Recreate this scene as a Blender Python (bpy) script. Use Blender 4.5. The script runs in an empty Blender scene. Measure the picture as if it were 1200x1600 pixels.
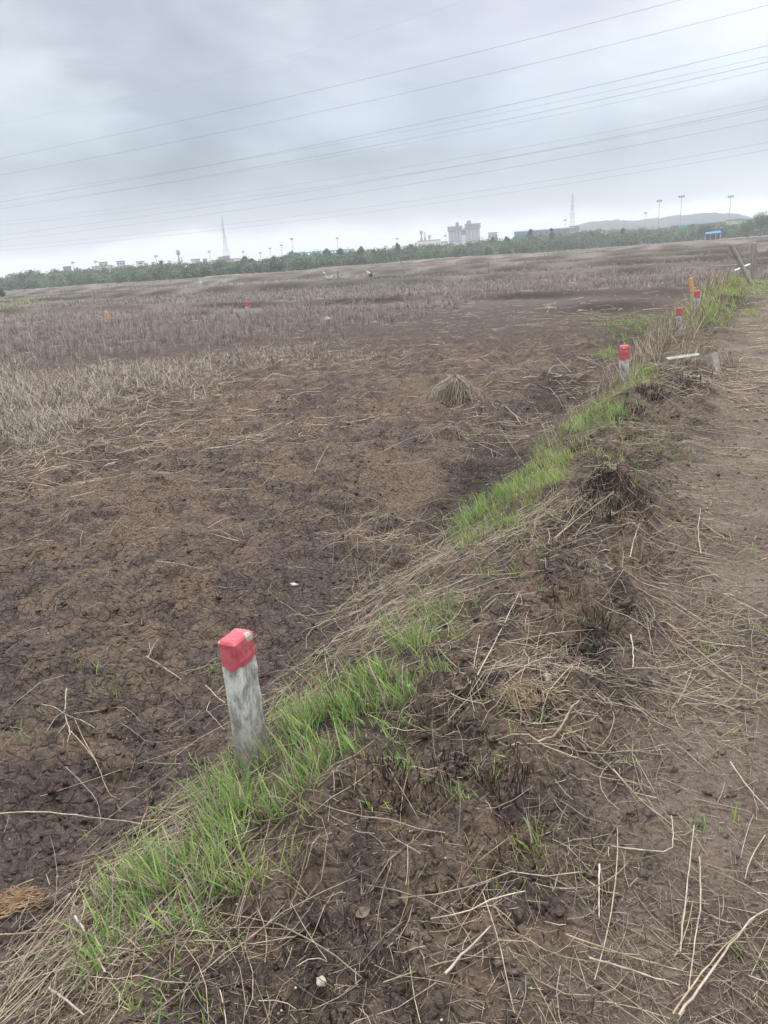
import bpy, bmesh, math, random
import numpy as np
random.seed(7); rng = np.random.default_rng(11)
sc = bpy.context.scene
C = sc.collection
# ------------------------------------------------------------------ camera
FPX = 1200.0; ROLL = math.atan(0.0733); PITCH = math.atan(396*math.cos(ROLL)/FPX); CZ = 1.6
fw = np.array([0, math.cos(PITCH), -math.sin(PITCH)]); r0 = np.array([1., 0, 0]); u0 = np.cross(r0, fw)
ix = math.cos(ROLL)*r0 - math.sin(ROLL)*u0; iu = math.sin(ROLL)*r0 + math.cos(ROLL)*u0
from mathutils import Matrix, Vector
cam = bpy.data.cameras.new('camera'); camo = bpy.data.objects.new('camera', cam); C.objects.link(camo)
M = Matrix.Identity(4)
for i in range(3):
    M[i][0] = ix[i]; M[i][1] = iu[i]; M[i][2] = -fw[i]
M[2][3] = CZ
camo.matrix_world = M
cam.sensor_fit = 'VERTICAL'; cam.sensor_height = 32.0; cam.lens = 24.0
cam.clip_start = 0.05; cam.clip_end = 9000
sc.camera = camo
# ------------------------------------------------------------------ render / exposure
sc.render.engine = 'CYCLES'
sc.view_settings.view_transform = 'Standard'; sc.view_settings.look = 'None'
sc.view_settings.exposure = 0.92; sc.view_settings.gamma = 1.0
cy = sc.cycles
cy.use_denoising = True; cy.max_bounces = 5; cy.diffuse_bounces = 3; cy.glossy_bounces = 2
cy.volume_bounces = 1; cy.transparent_max_bounces = 4; cy.volume_step_rate = 4
# ------------------------------------------------------------------ sky
SUN_EL, SUN_AZ = 58.0, 35.0      # azimuth clockwise from +Y
def N(nt, typ, **kw):
    n = nt.nodes.new(typ)
    for k, v in kw.items():
        if k.startswith('i_'):
            key = k[2:]
            n.inputs[int(key) if key.isdigit() else key.replace('_', ' ')].default_value = v
        else: setattr(n, k, v)
    return n
def ramp(nt, pts, interp='LINEAR'):
    n = nt.nodes.new('ShaderNodeValToRGB'); cr = n.color_ramp; cr.interpolation = interp
    while len(cr.elements) < len(pts): cr.elements.new(0.5)
    for e, (p, c) in zip(cr.elements, pts):
        e.position = p; e.color = (*c, 1) if len(c) == 3 else c
    return n
def math_(nt, op, a, b=None, clamp=False):
    n = nt.nodes.new('ShaderNodeMath'); n.operation = op; n.use_clamp = clamp
    for k, v in ((0, a), (1, b)):
        if v is None: continue
        if isinstance(v, (int, float)): n.inputs[k].default_value = v
        else: nt.links.new(v, n.inputs[k])
    return n.outputs[0]
def mixc(nt, fac, a, b, mode='MIX'):
    n = nt.nodes.new('ShaderNodeMix'); n.data_type = 'RGBA'; n.blend_type = mode
    for k, v in ((0, fac), (6, a), (7, b)):
        if isinstance(v, (int, float)): n.inputs[k].default_value = v
        elif isinstance(v, tuple): n.inputs[k].default_value = (*v, 1) if len(v) == 3 else v
        else: nt.links.new(v, n.inputs[k])
    return n.outputs[2]
w = bpy.data.worlds.new('World'); sc.world = w; w.use_nodes = True
nt = w.node_tree; nt.nodes.clear(); L = nt.links.new
tc = N(nt, 'ShaderNodeTexCoord'); sep = N(nt, 'ShaderNodeSeparateXYZ'); L(tc.outputs['Generated'], sep.inputs[0])
mp = N(nt, 'ShaderNodeMapping'); mp.inputs['Scale'].default_value = (1, 1, 2.0); mp.inputs['Location'].default_value = (9.1, 4.4, 2.)
L(tc.outputs['Generated'], mp.inputs[0])
n1 = N(nt, 'ShaderNodeTexNoise', i_Scale=2.1, i_Detail=5.0, i_Roughness=.5, i_Distortion=.35); L(mp.outputs[0], n1.inputs[0])
mp2 = N(nt, 'ShaderNodeMapping'); mp2.inputs['Scale'].default_value = (1, 1, 3.0); mp2.inputs['Location'].default_value = (5.5, 1.2, 4.2)
L(tc.outputs['Generated'], mp2.inputs[0])
n2 = N(nt, 'ShaderNodeTexNoise', i_Scale=4.6, i_Detail=6.0, i_Roughness=.55, i_Distortion=.2); L(mp2.outputs[0], n2.inputs[0])
# elevation, wobbled by the cloud edges
zz = math_(nt, 'ADD', sep.outputs[2], math_(nt, 'MULTIPLY', math_(nt, 'SUBTRACT', n2.outputs[0], .5), .055))
zz = math_(nt, 'ADD', zz, math_(nt, 'MULTIPLY', math_(nt, 'SUBTRACT', n1.outputs[0], .5), .05))
el = ramp(nt, [(0.0, (.74, .745, .72)), (.028, (.74, .74, .715)), (.050, (.35, .378, .42)), (.10, (.30, .335, .385)), (.16, (.37, .405, .455)),
               (.23, (.445, .465, .515)), (.32, (.48, .495, .54)), (.5, (.82, .83, .87)), (1.0, (1.75, 1.77, 1.82))], 'EASE'); L(zz, el.inputs[0])
br = ramp(nt, [(.36, (.76, .775, .79)), (.50, (1.0, 1.0, 1.0)), (.64, (1.26, 1.24, 1.22))], 'EASE'); L(n1.outputs[0], br.inputs[0])
br2 = ramp(nt, [(.3, (.94, .945, .95)), (.7, (1.06, 1.055, 1.05))]); L(n2.outputs[0], br2.inputs[0])
col = mixc(nt, 1.0, el.outputs[0], br.outputs[0], 'MULTIPLY'); col = mixc(nt, 1.0, col, br2.outputs[0], 'MULTIPLY')
def lobe(px, py, spread, tint):
    global col
    d = fw + (px-600)/FPX*ix - (py-800)/FPX*iu; d = d/np.linalg.norm(d)
    dt = N(nt, 'ShaderNodeVectorMath', operation='DOT_PRODUCT'); L(tc.outputs['Generated'], dt.inputs[0]); dt.inputs[1].default_value = tuple(d)
    c0 = math.cos(math.radians(spread))
    f = N(nt, 'ShaderNodeMapRange', interpolation_type='SMOOTHSTEP'); f.inputs[1].default_value = c0; f.inputs[2].default_value = 1.0
    L(math_(nt, 'ADD', dt.outputs['Value'], math_(nt, 'MULTIPLY', math_(nt, 'SUBTRACT', n2.outputs[0], .5), .03)), f.inputs[0])
    col = mixc(nt, f.outputs[0], col, mixc(nt, 1.0, col, tint, 'MULTIPLY'))
lobe(170, 110, 12, (.78, .795, .81)); lobe(1190, 140, 10, (1.18, 1.165, 1.15)); lobe(520, 160, 7, (1.16, 1.15, 1.13))
lobe(40, 5, 8, (1.2, 1.19, 1.17)); lobe(90, 175, 6, (1.18, 1.17, 1.15)); lobe(560, 300, 14, (.93, .94, .955)); lobe(900, 230, 12, (.94, .95, .96))
sky = N(nt, 'ShaderNodeTexSky', sky_type='NISHITA', sun_disc=False)
sky.sun_elevation = math.radians(SUN_EL); sky.sun_rotation = math.radians(SUN_AZ)
b1 = N(nt, 'ShaderNodeBackground', i_Strength=.08); L(sky.outputs[0], b1.inputs[0])
col = mixc(nt, 1.0, col, (.965, 1.0, 1.005), 'MULTIPLY')
b2 = N(nt, 'ShaderNodeBackground', i_Strength=.84); L(col, b2.inputs[0])
ms = N(nt, 'ShaderNodeMixShader', i_0=.95); L(b1.outputs[0], ms.inputs[1]); L(b2.outputs[0], ms.inputs[2])
wo = N(nt, 'ShaderNodeOutputWorld'); L(ms.outputs[0], wo.inputs[0])
# ------------------------------------------------------------------ sun behind the overcast
sl = bpy.data.lights.new('sun', 'SUN'); sl.energy = 1.2; sl.angle = math.radians(14); sl.color = (1, .96, .9)
so = bpy.data.objects.new('sun', sl); C.objects.link(so)
sd = Vector((math.sin(math.radians(SUN_AZ))*math.cos(math.radians(SUN_EL)), math.cos(math.radians(SUN_AZ))*math.cos(math.radians(SUN_EL)), math.sin(math.radians(SUN_EL))))
so.rotation_euler = sd.to_track_quat('Z', 'Y').to_euler()
so.location = sd*50

# ================================================================== numpy noise
def _h(ix_, iy_, seed):
    a = (ix_.astype(np.int64)*374761393 + iy_.astype(np.int64)*668265263 + seed*1442695041) & 0xffffffff
    a = ((a ^ (a >> 13))*1274126177) & 0xffffffff
    a = ((a ^ (a >> 16))*2246822519) & 0xffffffff
    return ((a ^ (a >> 15)) & 0xffffff)/float(0x1000000)
def pn(x, y, seed=0):
    xi = np.floor(x); yi = np.floor(y); fx = x-xi; fy = y-yi
    ux = fx*fx*fx*(fx*(fx*6-15)+10); uy = fy*fy*fy*(fy*(fy*6-15)+10)
    def g(dx, dy):
        a = _h(xi+dx, yi+dy, seed)*2*np.pi
        return np.cos(a)*(fx-dx)+np.sin(a)*(fy-dy)
    a = g(0, 0); b = g(1, 0); c = g(0, 1); d = g(1, 1)
    return (a+(b-a)*ux)+((c+(d-c)*ux)-(a+(b-a)*ux))*uy
def fbm(x, y, seed=0, oct=4, gain=.5):
    v = 0; a = 1; f = 1
    for k in range(oct):
        v = v+a*pn(x*f+17.3*k, y*f-9.1*k, seed+k*31); a *= gain; f *= 2.03
    return v
def clod(x, y, seed):
    "domed cells: distance to the nearest jittered point, height random per cell"
    xi = np.floor(x); yi = np.floor(y); best = np.full(x.shape, 9.); hv = np.zeros(x.shape)
    for dx in (-1, 0, 1):
        for dy in (-1, 0, 1):
            cx = xi+dx; cy_ = yi+dy
            px = cx+_h(cx, cy_, seed); py = cy_+_h(cx, cy_, seed+5)
            r = .55+.5*_h(cx, cy_, seed+9)
            d = np.hypot(x-px, y-py)/r
            m = d < best
            best = np.where(m, d, best); hv = np.where(m, _h(cx, cy_, seed+13), hv)
    return np.clip(1-best*best, 0, 1)*(.25+hv), best
def sst(a, b, x):
    t = np.clip((x-a)/(b-a), 0, 1); return t*t*(3-2*t)

# ================================================================== ground
TH = math.radians(25.8); bu = np.array([math.sin(TH), math.cos(TH)]); bn = np.array([math.cos(TH), -math.sin(TH)])
def ts(x, y): return x*bu[0]+y*bu[1], x*bn[0]+y*bn[1]
def ray(px, py):
    d = fw + (px-600)/FPX*ix - (py-800)/FPX*iu; return d/np.linalg.norm(d)
def flat(px, py, z=-.35):
    d = ray(px, py); t = (z-CZ)/d[2]; return np.array([0, 0, CZ])+t*d
# cross bank and further field banks: (point, height, width, darkness)
KA = np.array([10.2, 29.8]); KB = np.array([.7, 37.6]); kd = (KB-KA)/np.linalg.norm(KB-KA); kn = np.array([-kd[1], kd[0]])
if kn[1] < 0: kn = -kn
def bankdist(x, y): return (x-KA[0])*kn[0]+(y-KA[1])*kn[1]
BANKS = [(0, .34, .9), (22, .55, 1.6), (38, .5, 1.8), (58, .7, 2.6), (84, .75, 3.0), (118, .9, 4.5), (160, .9, 6)]
MOUNDS = [(955, 815, .16, .20), (985, 800, .14, .16), (930, 800, .12, .16), (985, 640, .12, .35), (1060, 620, .16, .5), (900, 1000, .06, .12), (975, 945, .07, .13),
          (790, 1320, .06, .14), (620, 1250, .06, .16), (820, 1190, .05, .18), (660, 1400, .05, .14), (1150, 475, .16, 1.4), (1130, 500, .10, .9),
          (880, 905, .07, .2), (905, 780, .1, .2), (745, 725, -.13, .55), (800, 690, -.10, .55), (850, 640, -.08, .7), (600, 880, -.06, .25), (520, 940, -.05, .25), (150, 1250, -.04, .2), (250, 1120, -.03, .2), (440, 1420, -.05, .09), (810, 1440, -.06, .07), (830, 1490, -.05, .07), (1150, 1350, -.03, .2), (640, 1340, -.05, .08), (1010, 960, -.06, .1), (1010, 1180, .03, .2), (750, 1130, .05, .2), (540, 1290, .04, .18), (870, 1110, .05, .16)]
MW = [(flat(a, b, 0 if h > 0 else -.3)[:2], h, r) for a, b, h, r in MOUNDS]
def H(x, y, detail=True):
    x = np.asarray(x, float); y = np.asarray(y, float)
    t, s = ts(x, y); r = np.hypot(x, y)
    edge = s+.16*pn(t*.55, s*.1, 3)+.07*pn(t*1.9, s*.3, 4)
    up = sst(-2.05, -1.12, edge)*(1-sst(29, 36, t+1.5*pn(s*.5, t*.2, 5)))
    top = sst(-1.35, -.9, edge)*(1-sst(-.5, -.12, edge))*(1-sst(29, 36, t))
    z = -.35+up*.35+top*.035
    z = z-.03*sst(-.6, .1, s)*(1-sst(2.9, 3.4, s))*(1-sst(29, 36, t))           # worn footpath
    z = z-.30*sst(3.3, 4.6, s)*(1-sst(29, 36, t))                               # far side of the bund
    z = z-.07*np.exp(-((edge+2.35)/.35)**2)                  # shallow toe ditch
    inf = np.maximum(1-sst(-2.2, -1.7, s), sst(29, 36, t))
    inf2 = np.clip(inf+sst(4, 5, s)*.8, 0, 1)
    bd = bankdist(x, y)+.8*pn(x*.12, y*.12, 8)+.3*pn(x*.5, y*.5, 9)
    for off, hh, wd in BANKS:
        fade = np.clip(.75+.9*pn(x*.03+off, y*.03, 12), .25, 1.1)
        z = z+hh*np.exp(-((bd-off)/wd)**2)*inf2*fade
    z = z+.05*fbm(x*.35, y*.35, 21, 3)*inf2
    # rough crest, rough slope
    rc = np.clip(top*1.0+up*(1-up)*2.0, 0, 1)
    z = z+rc*(.075*fbm(x*2.3, y*2.3, 31, 3))
    for (c, h, rr) in MW:
        d2 = ((x-c[0])**2+(y-c[1])**2)/(rr*rr)
        m = d2 < 9
        if np.any(m): z = z+h*np.exp(-d2*1.2)*(1+.5*pn(x*7, y*7, 77))
    if detail:
        near = 1-sst(14, 26, r)
        wx = x+.05*pn(x*5, y*5, 41); wy = y+.05*pn(x*5+9, y*5, 42)
        if np.any(near > 0):
            c1, _ = clod(wx*3.1, wy*3.1, 51); c2, _ = clod(wx*7.3, wy*7.3, 52); c22, _ = clod(wx*12+3, wy*12, 152)
            fld = inf
            c0, _ = clod(wx*1.7, wy*1.7, 50); lm = np.clip(.75+1.1*pn(x*1.3, y*1.3, 153), .2, 1.4); z = z+(c0*.055+c1*.075+(c2*.050+c22*.026)*lm)*fld*near
            z = z+(.026*fbm(x*3.5, y*3.5, 44, 5, .6))*inf*near
            c3, _ = clod(wx*6.0, wy*6.0, 53)
            z = z+(c3*.040+.045*fbm(x*7, y*7, 54, 4, .6))*rc*near
            pth = sst(-.6, -.1, s)
            z = z+(.022*fbm(x*2.2, y*2.2, 61, 4, .5)+.013*fbm(x*14, y*14, 62, 4, .65))*pth*near
            vn = 1-sst(4.5, 8, r)
            c4, _ = clod(wx*19, wy*19, 55)
            z = z+(c4*.011+.006*fbm(x*40, y*40, 56, 3, .6))*(1-pth*.5)*vn
        mid = sst(8, 14, r)*(1-sst(120, 200, r))*inf2
        z = z+mid*(.05*fbm(x*1.3, y*1.3, 65, 3, .6))
    return z
def hit(px, py, lift=0.0):
    d = ray(px, py); tt = (-.15-CZ)/d[2]
    lo, hi = .3, 9000.
    # march then refine
    ks = np.concatenate([np.linspace(.8, 12, 500), np.geomspace(12, 900, 700)])
    X = ks*d[0]; Y = ks*d[1]; Z = CZ+ks*d[2]
    below = Z < H(X, Y)
    k = int(np.argmax(below)) if below.any() else len(ks)-1
    a, b = ks[max(k-1, 0)], ks[k]
    for _ in range(18):
        m = .5*(a+b)
        if CZ+m*d[2] < float(H(np.array([m*d[0]]), np.array([m*d[1]]))[0]): b = m
        else: a = m
    return np.array([b*d[0], b*d[1], float(H(np.array([b*d[0]]), np.array([b*d[1]]))[0])+lift])
def topz(px, py, xy):
    "height reached at picture row py by something standing over ground point xy"
    d = ray(px, py); return CZ+d[2]*np.hypot(xy[0], xy[1])/np.hypot(d[0], d[1])

# masks in plan, anchored on where things lie
def blobmask(x, y, blobs, soft=1.0):
    m = np.zeros(x.shape)
    for (px, py, rx, ry, a) in blobs:
        c = flat(px, py, -.15)[:2]; D = np.hypot(*c); az = c/D; tn = np.array([az[1], -az[0]])
        ra = rx*math.hypot(D, 1.75)/FPX; rb = ry*(D*D+3.1)/(FPX*1.75)
        u = ((x-c[0])*tn[0]+(y-c[1])*tn[1])/ra; v = ((x-c[0])*az[0]+(y-c[1])*az[1])/rb
        m = np.maximum(m, a*np.exp(-(u*u+v*v)*.9/soft))
    return m
CHAR_DARK = [(725, 1190, 45, 22, 1), (640, 1370, 30, 20, .7), (600, 1230, 50, 30, .6), (960, 790, 60, 30, .8), (890, 870, 50, 28, .8), (700, 780, 60, 40, .7), (760, 720, 70, 50, 1.0), (820, 690, 50, 30, .9),  # burnt spots, plus darker colour laid over the hollow at the bund's toe
        (880, 590, 60, 30, .8), (1020, 615, 40, 16, .8), (870, 940, 40, 20, .7), (800, 1380, 30, 25, .6), (1000, 520, 40, 30, .8), (1070, 620, 60, 25, .6),
        (1145, 475, 30, 20, 1), (930, 1180, 70, 25, .5), (840, 1470, 40, 25, .6), (950, 470, 80, 8, .9), (740, 1260, 40, 20, .6), (450, 1520, 40, 30, .4), (470, 1400, 60, 60, .3), (80, 1170, 80, 40, .3)]
TAN = [(640, 720, 70, 45, 1), (600, 700, 60, 30, .6), (170, 930, 130, 60, .5), (200, 1010, 60, 20, .6), (330, 1030, 30, 12, .7), (60, 1010, 40, 16, .6), (260, 990, 30, 12, .7), (150, 740, 100, 40, .5), (560, 800, 60, 30, .5), (900, 1560, 50, 30, .6), (700, 1540, 60, 30, .5), (840, 1010, 40, 20, .6), (810, 1290, 40, 30, 1), (800, 1590, 60, 25, 1), (1000, 1560, 60, 30, .8), (890, 1000, 35, 14, 1), (430, 800, 120, 60, .35),
       (820, 1100, 50, 25, .8), (1130, 1410, 50, 30, .7), (600, 880, 60, 30, .3), (940, 1410, 80, 50, .6), (975, 940, 30, 15, .9), (700, 1070, 30, 15, .8), (1060, 1540, 40, 30, .5), (300, 640, 300, 60, .35)]
GREENG = [(800, 780, 60, 40, .6), (1000, 490, 60, 12, .7), (930, 670, 50, 30, .6), (1100, 490, 40, 30, .6), (1185, 455, 40, 15, .7), (1000, 730, 60, 25, .4), (700, 1020, 60, 40, .3), (560, 1120, 100, 40, .4), (400, 1300, 120, 80, .35),
          (80, 475, 130, 5, .6), (560, 437, 120, 4, .9), (640, 430, 60, 4, .9), (1055, 398, 50, 2.5, .6), (20, 465, 30, 6, .8), (1080, 440, 60, 8, .4)]

# ---- polar sheet, finest where one stands
azs = np.radians(np.concatenate([np.arange(-40, 37.01, .135), np.linspace(39, 318, 60)]))
rs = [0.02, .3, .6, .8]
while rs[-1] < 8: rs.append(rs[-1]*1.0038)
while rs[-1] < 40: rs.append(rs[-1]*1.0065)
while rs[-1] < 400: rs.append(rs[-1]*1.017)
while rs[-1] < 2400: rs.append(rs[-1]*1.09)
rs = np.array(rs)
A, R = np.meshgrid(azs, rs); GX = R*np.sin(A); GY = R*np.cos(A)
x_, y_ = GX.ravel(), GY.ravel(); z_ = H(x_, y_)
def np_mesh(name, V, Fq, mat, smooth=True, attrs=None, mats=None):
    me = bpy.data.meshes.new(name); V = np.asarray(V, np.float32); Fq = np.asarray(Fq, np.int32)
    me.vertices.add(len(V)); me.vertices.foreach_set('co', V.ravel())
    n, k = Fq.shape
    me.loops.add(n*k); me.loops.foreach_set('vertex_index', Fq.ravel())
    me.polygons.add(n); me.polygons.foreach_set('loop_start', np.arange(0, n*k, k, dtype=np.int32))
    me.polygons.foreach_set('use_smooth', np.full(n, smooth))
    me.update(calc_edges=True)
    for an, av in (attrs or {}).items():
        at = me.attributes.new(an, 'FLOAT_COLOR', 'POINT')
        c = np.ones((len(V), 4), np.float32); c[:, :av.shape[1]] = av; at.data.foreach_set('color', c.ravel())
    me.materials.append(mat)
    me.validate(); return me
def put(name, me, parent=None, **props):
    o = bpy.data.objects.new(name, me); C.objects.link(o)
    if parent: o.parent = parent
    for k, v in props.items(): o[k] = v
    return o
def new_mat(name):
    m = bpy.data.materials.new(name); m.use_nodes = True; t = m.node_tree
    b = t.nodes['Principled BSDF']; b.inputs['Roughness'].default_value = .9; b.inputs['Specular IOR Level'].default_value = .2
    return m, t, b
# soil material
def soil_material():
    m, t, b = new_mat('soil'); L = t.links.new
    g = N(t, 'ShaderNodeNewGeometry')
    z1 = N(t, 'ShaderNodeAttribute', attribute_name='zone'); z2 = N(t, 'ShaderNodeAttribute', attribute_name='cover')
    s1 = N(t, 'ShaderNodeSeparateColor'); L(z1.outputs[0], s1.inputs[0]); s2 = N(t, 'ShaderNodeSeparateColor'); L(z2.outputs[0], s2.inputs[0])
    P_ = g.outputs['Position']
    def noise(scale, det=4, rough=.6, dist=0.):
        n = N(t, 'ShaderNodeTexNoise', i_Scale=scale, i_Detail=float(det), i_Roughness=rough, i_Distortion=dist); L(P_, n.inputs[0]); return n.outputs[0]
    nf = noise(55, 5, .7); nm = noise(11, 5, .65, .3); nl = noise(2.2, 4, .6); nvf = noise(210, 3, .7)
    base = ramp(t, [(.25, (.105, .079, .070)), (.5, (.160, .122, .106)), (.75, (.225, .175, .152))]); L(nm, base.inputs[0])
    fine = ramp(t, [(.32, (.50, .48, .48)), (.52, (1, 1, 1)), (.70, (1.75, 1.62, 1.5))]); L(nf, fine.inputs[0])
    c = mixc(t, .85, base.outputs[0], mixc(t, 1., base.outputs[0], fine.outputs[0], 'MULTIPLY'))
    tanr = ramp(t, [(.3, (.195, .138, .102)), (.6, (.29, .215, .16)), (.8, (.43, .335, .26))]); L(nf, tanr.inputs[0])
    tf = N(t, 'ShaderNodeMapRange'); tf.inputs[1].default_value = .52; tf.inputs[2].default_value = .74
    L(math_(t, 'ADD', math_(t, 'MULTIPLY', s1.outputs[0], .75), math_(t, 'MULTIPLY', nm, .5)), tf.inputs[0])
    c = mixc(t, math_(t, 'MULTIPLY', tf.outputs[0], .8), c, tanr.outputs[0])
    pr = ramp(t, [(.3, (.18, .136, .110)), (.5, (.28, .218, .178)), (.72, (.42, .34, .28))]); L(math_(t, 'ADD', math_(t, 'MULTIPLY', nf, .5), math_(t, 'MULTIPLY', nl, .5)), pr.inputs[0])
    c = mixc(t, s1.outputs[1], c, pr.outputs[0])
    # far standing stubble tone
    far = ramp(t, [(.35, (.24, .20, .175)), (.65, (.36, .31, .27))]); L(nl, far.inputs[0])
    c = mixc(t, s2.outputs[1], c, far.outputs[0])
    gr = ramp(t, [(.3, (.09, .12, .045)), (.7, (.17, .21, .085))]); L(nm, gr.inputs[0])
    c = mixc(t, math_(t, 'MULTIPLY', s2.outputs[0], .8), c, gr.outputs[0])
    chf = N(t, 'ShaderNodeMapRange'); chf.inputs[1].default_value = .35; chf.inputs[2].default_value = .85
    L(math_(t, 'ADD', math_(t, 'MULTIPLY', s1.outputs[2], .8), math_(t, 'MULTIPLY', nm, .35)), chf.inputs[0])
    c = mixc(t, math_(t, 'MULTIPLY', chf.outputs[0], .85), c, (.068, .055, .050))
    L(c, b.inputs['Base Color'])
    # drying cracks and crumbs as relief
    v = N(t, 'ShaderNodeTexVoronoi', feature='DISTANCE_TO_EDGE', i_Scale=17.0)
    mixv = N(t, 'ShaderNodeVectorMath', operation='MULTIPLY_ADD'); nn = N(t, 'ShaderNodeTexNoise', i_Scale=9.0, i_Detail=3.0); L(P_, nn.inputs[0])
    L(nn.outputs[1], mixv.inputs[0]); mixv.inputs[1].default_value = (.06, .06, .06); L(P_, mixv.inputs[2]); L(mixv.outputs[0], v.inputs[0])
    cr = N(t, 'ShaderNodeMapRange'); cr.inputs[1].default_value = 0.; cr.inputs[2].default_value = .12; L(v.outputs[0], cr.inputs[0])
    hgt = math_(t, 'ADD', math_(t, 'MULTIPLY', cr.outputs[0], math_(t, 'SUBTRACT', 1.6, s1.outputs[1])), math_(t, 'MULTIPLY', nf, 2.2))
    hgt = math_(t, 'ADD', hgt, math_(t, 'MULTIPLY', nvf, .6))
    hgt = math_(t, 'ADD', hgt, math_(t, 'MULTIPLY', nm, 2.0))
    bp = N(t, 'ShaderNodeBump', i_Strength=1.0, i_Distance=.020); L(hgt, bp.inputs['Height']); L(bp.outputs[0], b.inputs['Normal'])
    b.inputs['Roughness'].default_value = .95; b.inputs['Specular IOR Level'].default_value = .12
    return m
def zones(x, y, z):
    t, s = ts(x, y); r = np.hypot(x, y)
    zl = H(x, y, False)
    endf = 1-sst(27, 33, t)
    path = endf*sst(-.55, -.05, s+.40*pn(x*1.2, y*1.2, 71)+.35*pn(x*4, y*4, 72)+.2*pn(x*11, y*11, 172))*np.clip(.82+.9*fbm(x*1.6, y*1.6, 174, 4, .6), .25, 1)*(1-sst(3, 3.6, s))
    infield = np.maximum(1-sst(-2.1, -1.7, s), 1-endf)
    crest = (1-infield)*(1-path)
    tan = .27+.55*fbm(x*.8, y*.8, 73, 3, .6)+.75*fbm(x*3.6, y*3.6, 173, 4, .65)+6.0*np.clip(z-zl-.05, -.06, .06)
    tan = tan*infield*(1-sst(10, 20, r)*.4)+crest*(.56+1.3*fbm(x*3.4, y*3.4, 74, 4, .65))
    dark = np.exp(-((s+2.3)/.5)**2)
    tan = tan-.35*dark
    tan = np.maximum(tan, blobmask(x, y, TAN)*1.1)
    char_dark = np.maximum(blobmask(x, y, CHAR_DARK)*1.0, crest*np.clip(.1+1.2*fbm(x*1.9, y*1.9, 75, 4, .6), 0, 1))
    bd = bankdist(x, y)+.8*pn(x*.12, y*.12, 8)+.3*pn(x*.5, y*.5, 9)
    bk = np.zeros(x.shape); gb = np.zeros(x.shape)
    for off, hh, wd in BANKS:
        wk = wd*(1+.6*(off > 1)); bk = np.maximum(bk, np.exp(-((bd-off+wk*.9)/wk)**2)); gb = np.maximum(gb, np.exp(-((bd-off-wk*1.4)/(wk*1.5))**2)*.75*(off < 100))
    bk = bk*(infield+sst(4, 5, s))*np.clip(.7+1.3*pn(x*.2, y*.2, 14), 0, 1)
    char_dark = np.maximum(char_dark, bk*.85)
    far = sst(24, 42, r)*(.85)*np.clip(infield+sst(4, 5, s)*.9, 0, 1)*(1-bk)
    far = np.clip(far+sst(60, 120, r)*.2, 0, 1)
    plots = pn(x*.022+3, y*.035, 15)
    far = far*np.clip(.85+.7*plots, .35, 1)
    green = np.maximum(blobmask(x, y, GREENG), gb*np.clip(.6+1.5*pn(x*.15, y*.15, 16), 0, 1)*sst(20, 30, r))
    green = np.maximum(green, .55*sst(22, 34, t)*(1-infield)*(1-sst(4, 5, s))*(.6+.8*pn(x*.6, y*.6, 17)))
    green = green*np.clip(.75+.9*fbm(x*2, y*2, 76, 3), 0, 1.2)
    return np.clip(np.stack([tan, path*(1-.5*np.clip(char_dark, 0, 1)), char_dark], 1), 0, 1), np.clip(np.stack([green, far, plots*0], 1), 0, 1)
nr, na = R.shape
idx = np.arange(nr*na).reshape(nr, na); nxt = np.roll(idx, -1, axis=1)
Fq = np.stack([idx[:-1], idx[1:], nxt[1:], nxt[:-1]], -1).reshape(-1, 4)
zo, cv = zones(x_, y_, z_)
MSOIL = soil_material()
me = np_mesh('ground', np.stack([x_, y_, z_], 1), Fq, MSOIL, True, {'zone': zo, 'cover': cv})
put('ground', me, kind='structure')

# ================================================================== strands (straw, grass, stubble)
def tint_mat(name, rough=.8, transl=0.0, noise=0.0):
    m, t, b = new_mat(name); L = t.links.new
    a = N(t, 'ShaderNodeAttribute', attribute_name='tint'); c = a.outputs[0]
    if noise:
        g = N(t, 'ShaderNodeNewGeometry'); n = N(t, 'ShaderNodeTexNoise', i_Scale=noise, i_Detail=3.0); L(g.outputs['Position'], n.inputs[0])
        r = ramp(t, [(.3, (.72, .70, .68)), (.7, (1.25, 1.25, 1.25))]); L(n.outputs[0], r.inputs[0]); c = mixc(t, 1., c, r.outputs[0], 'MULTIPLY')
    L(c, b.inputs['Base Color']); b.inputs['Roughness'].default_value = rough
    if transl:
        tr = N(t, 'ShaderNodeBsdfTranslucent'); L(c, tr.inputs[0]); mx = N(t, 'ShaderNodeMixShader', i_0=transl)
        L(b.outputs[0], mx.inputs[1]); L(tr.outputs[0], mx.inputs[2]); L(mx.outputs[0], t.nodes['Material Output'].inputs[0])
    return m
MSTRAW = tint_mat('dry_straw', .75, .0, 60); MGRASS = tint_mat('green_blade', .6, .35); MSTUB = tint_mat('stubble', .9, .1); MWOOD = tint_mat('bleached_wood', .85, 0, 45)
MLEAF = tint_mat('leaves', .7, .2); MCHAR = tint_mat('charred_stems', .9)
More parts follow.
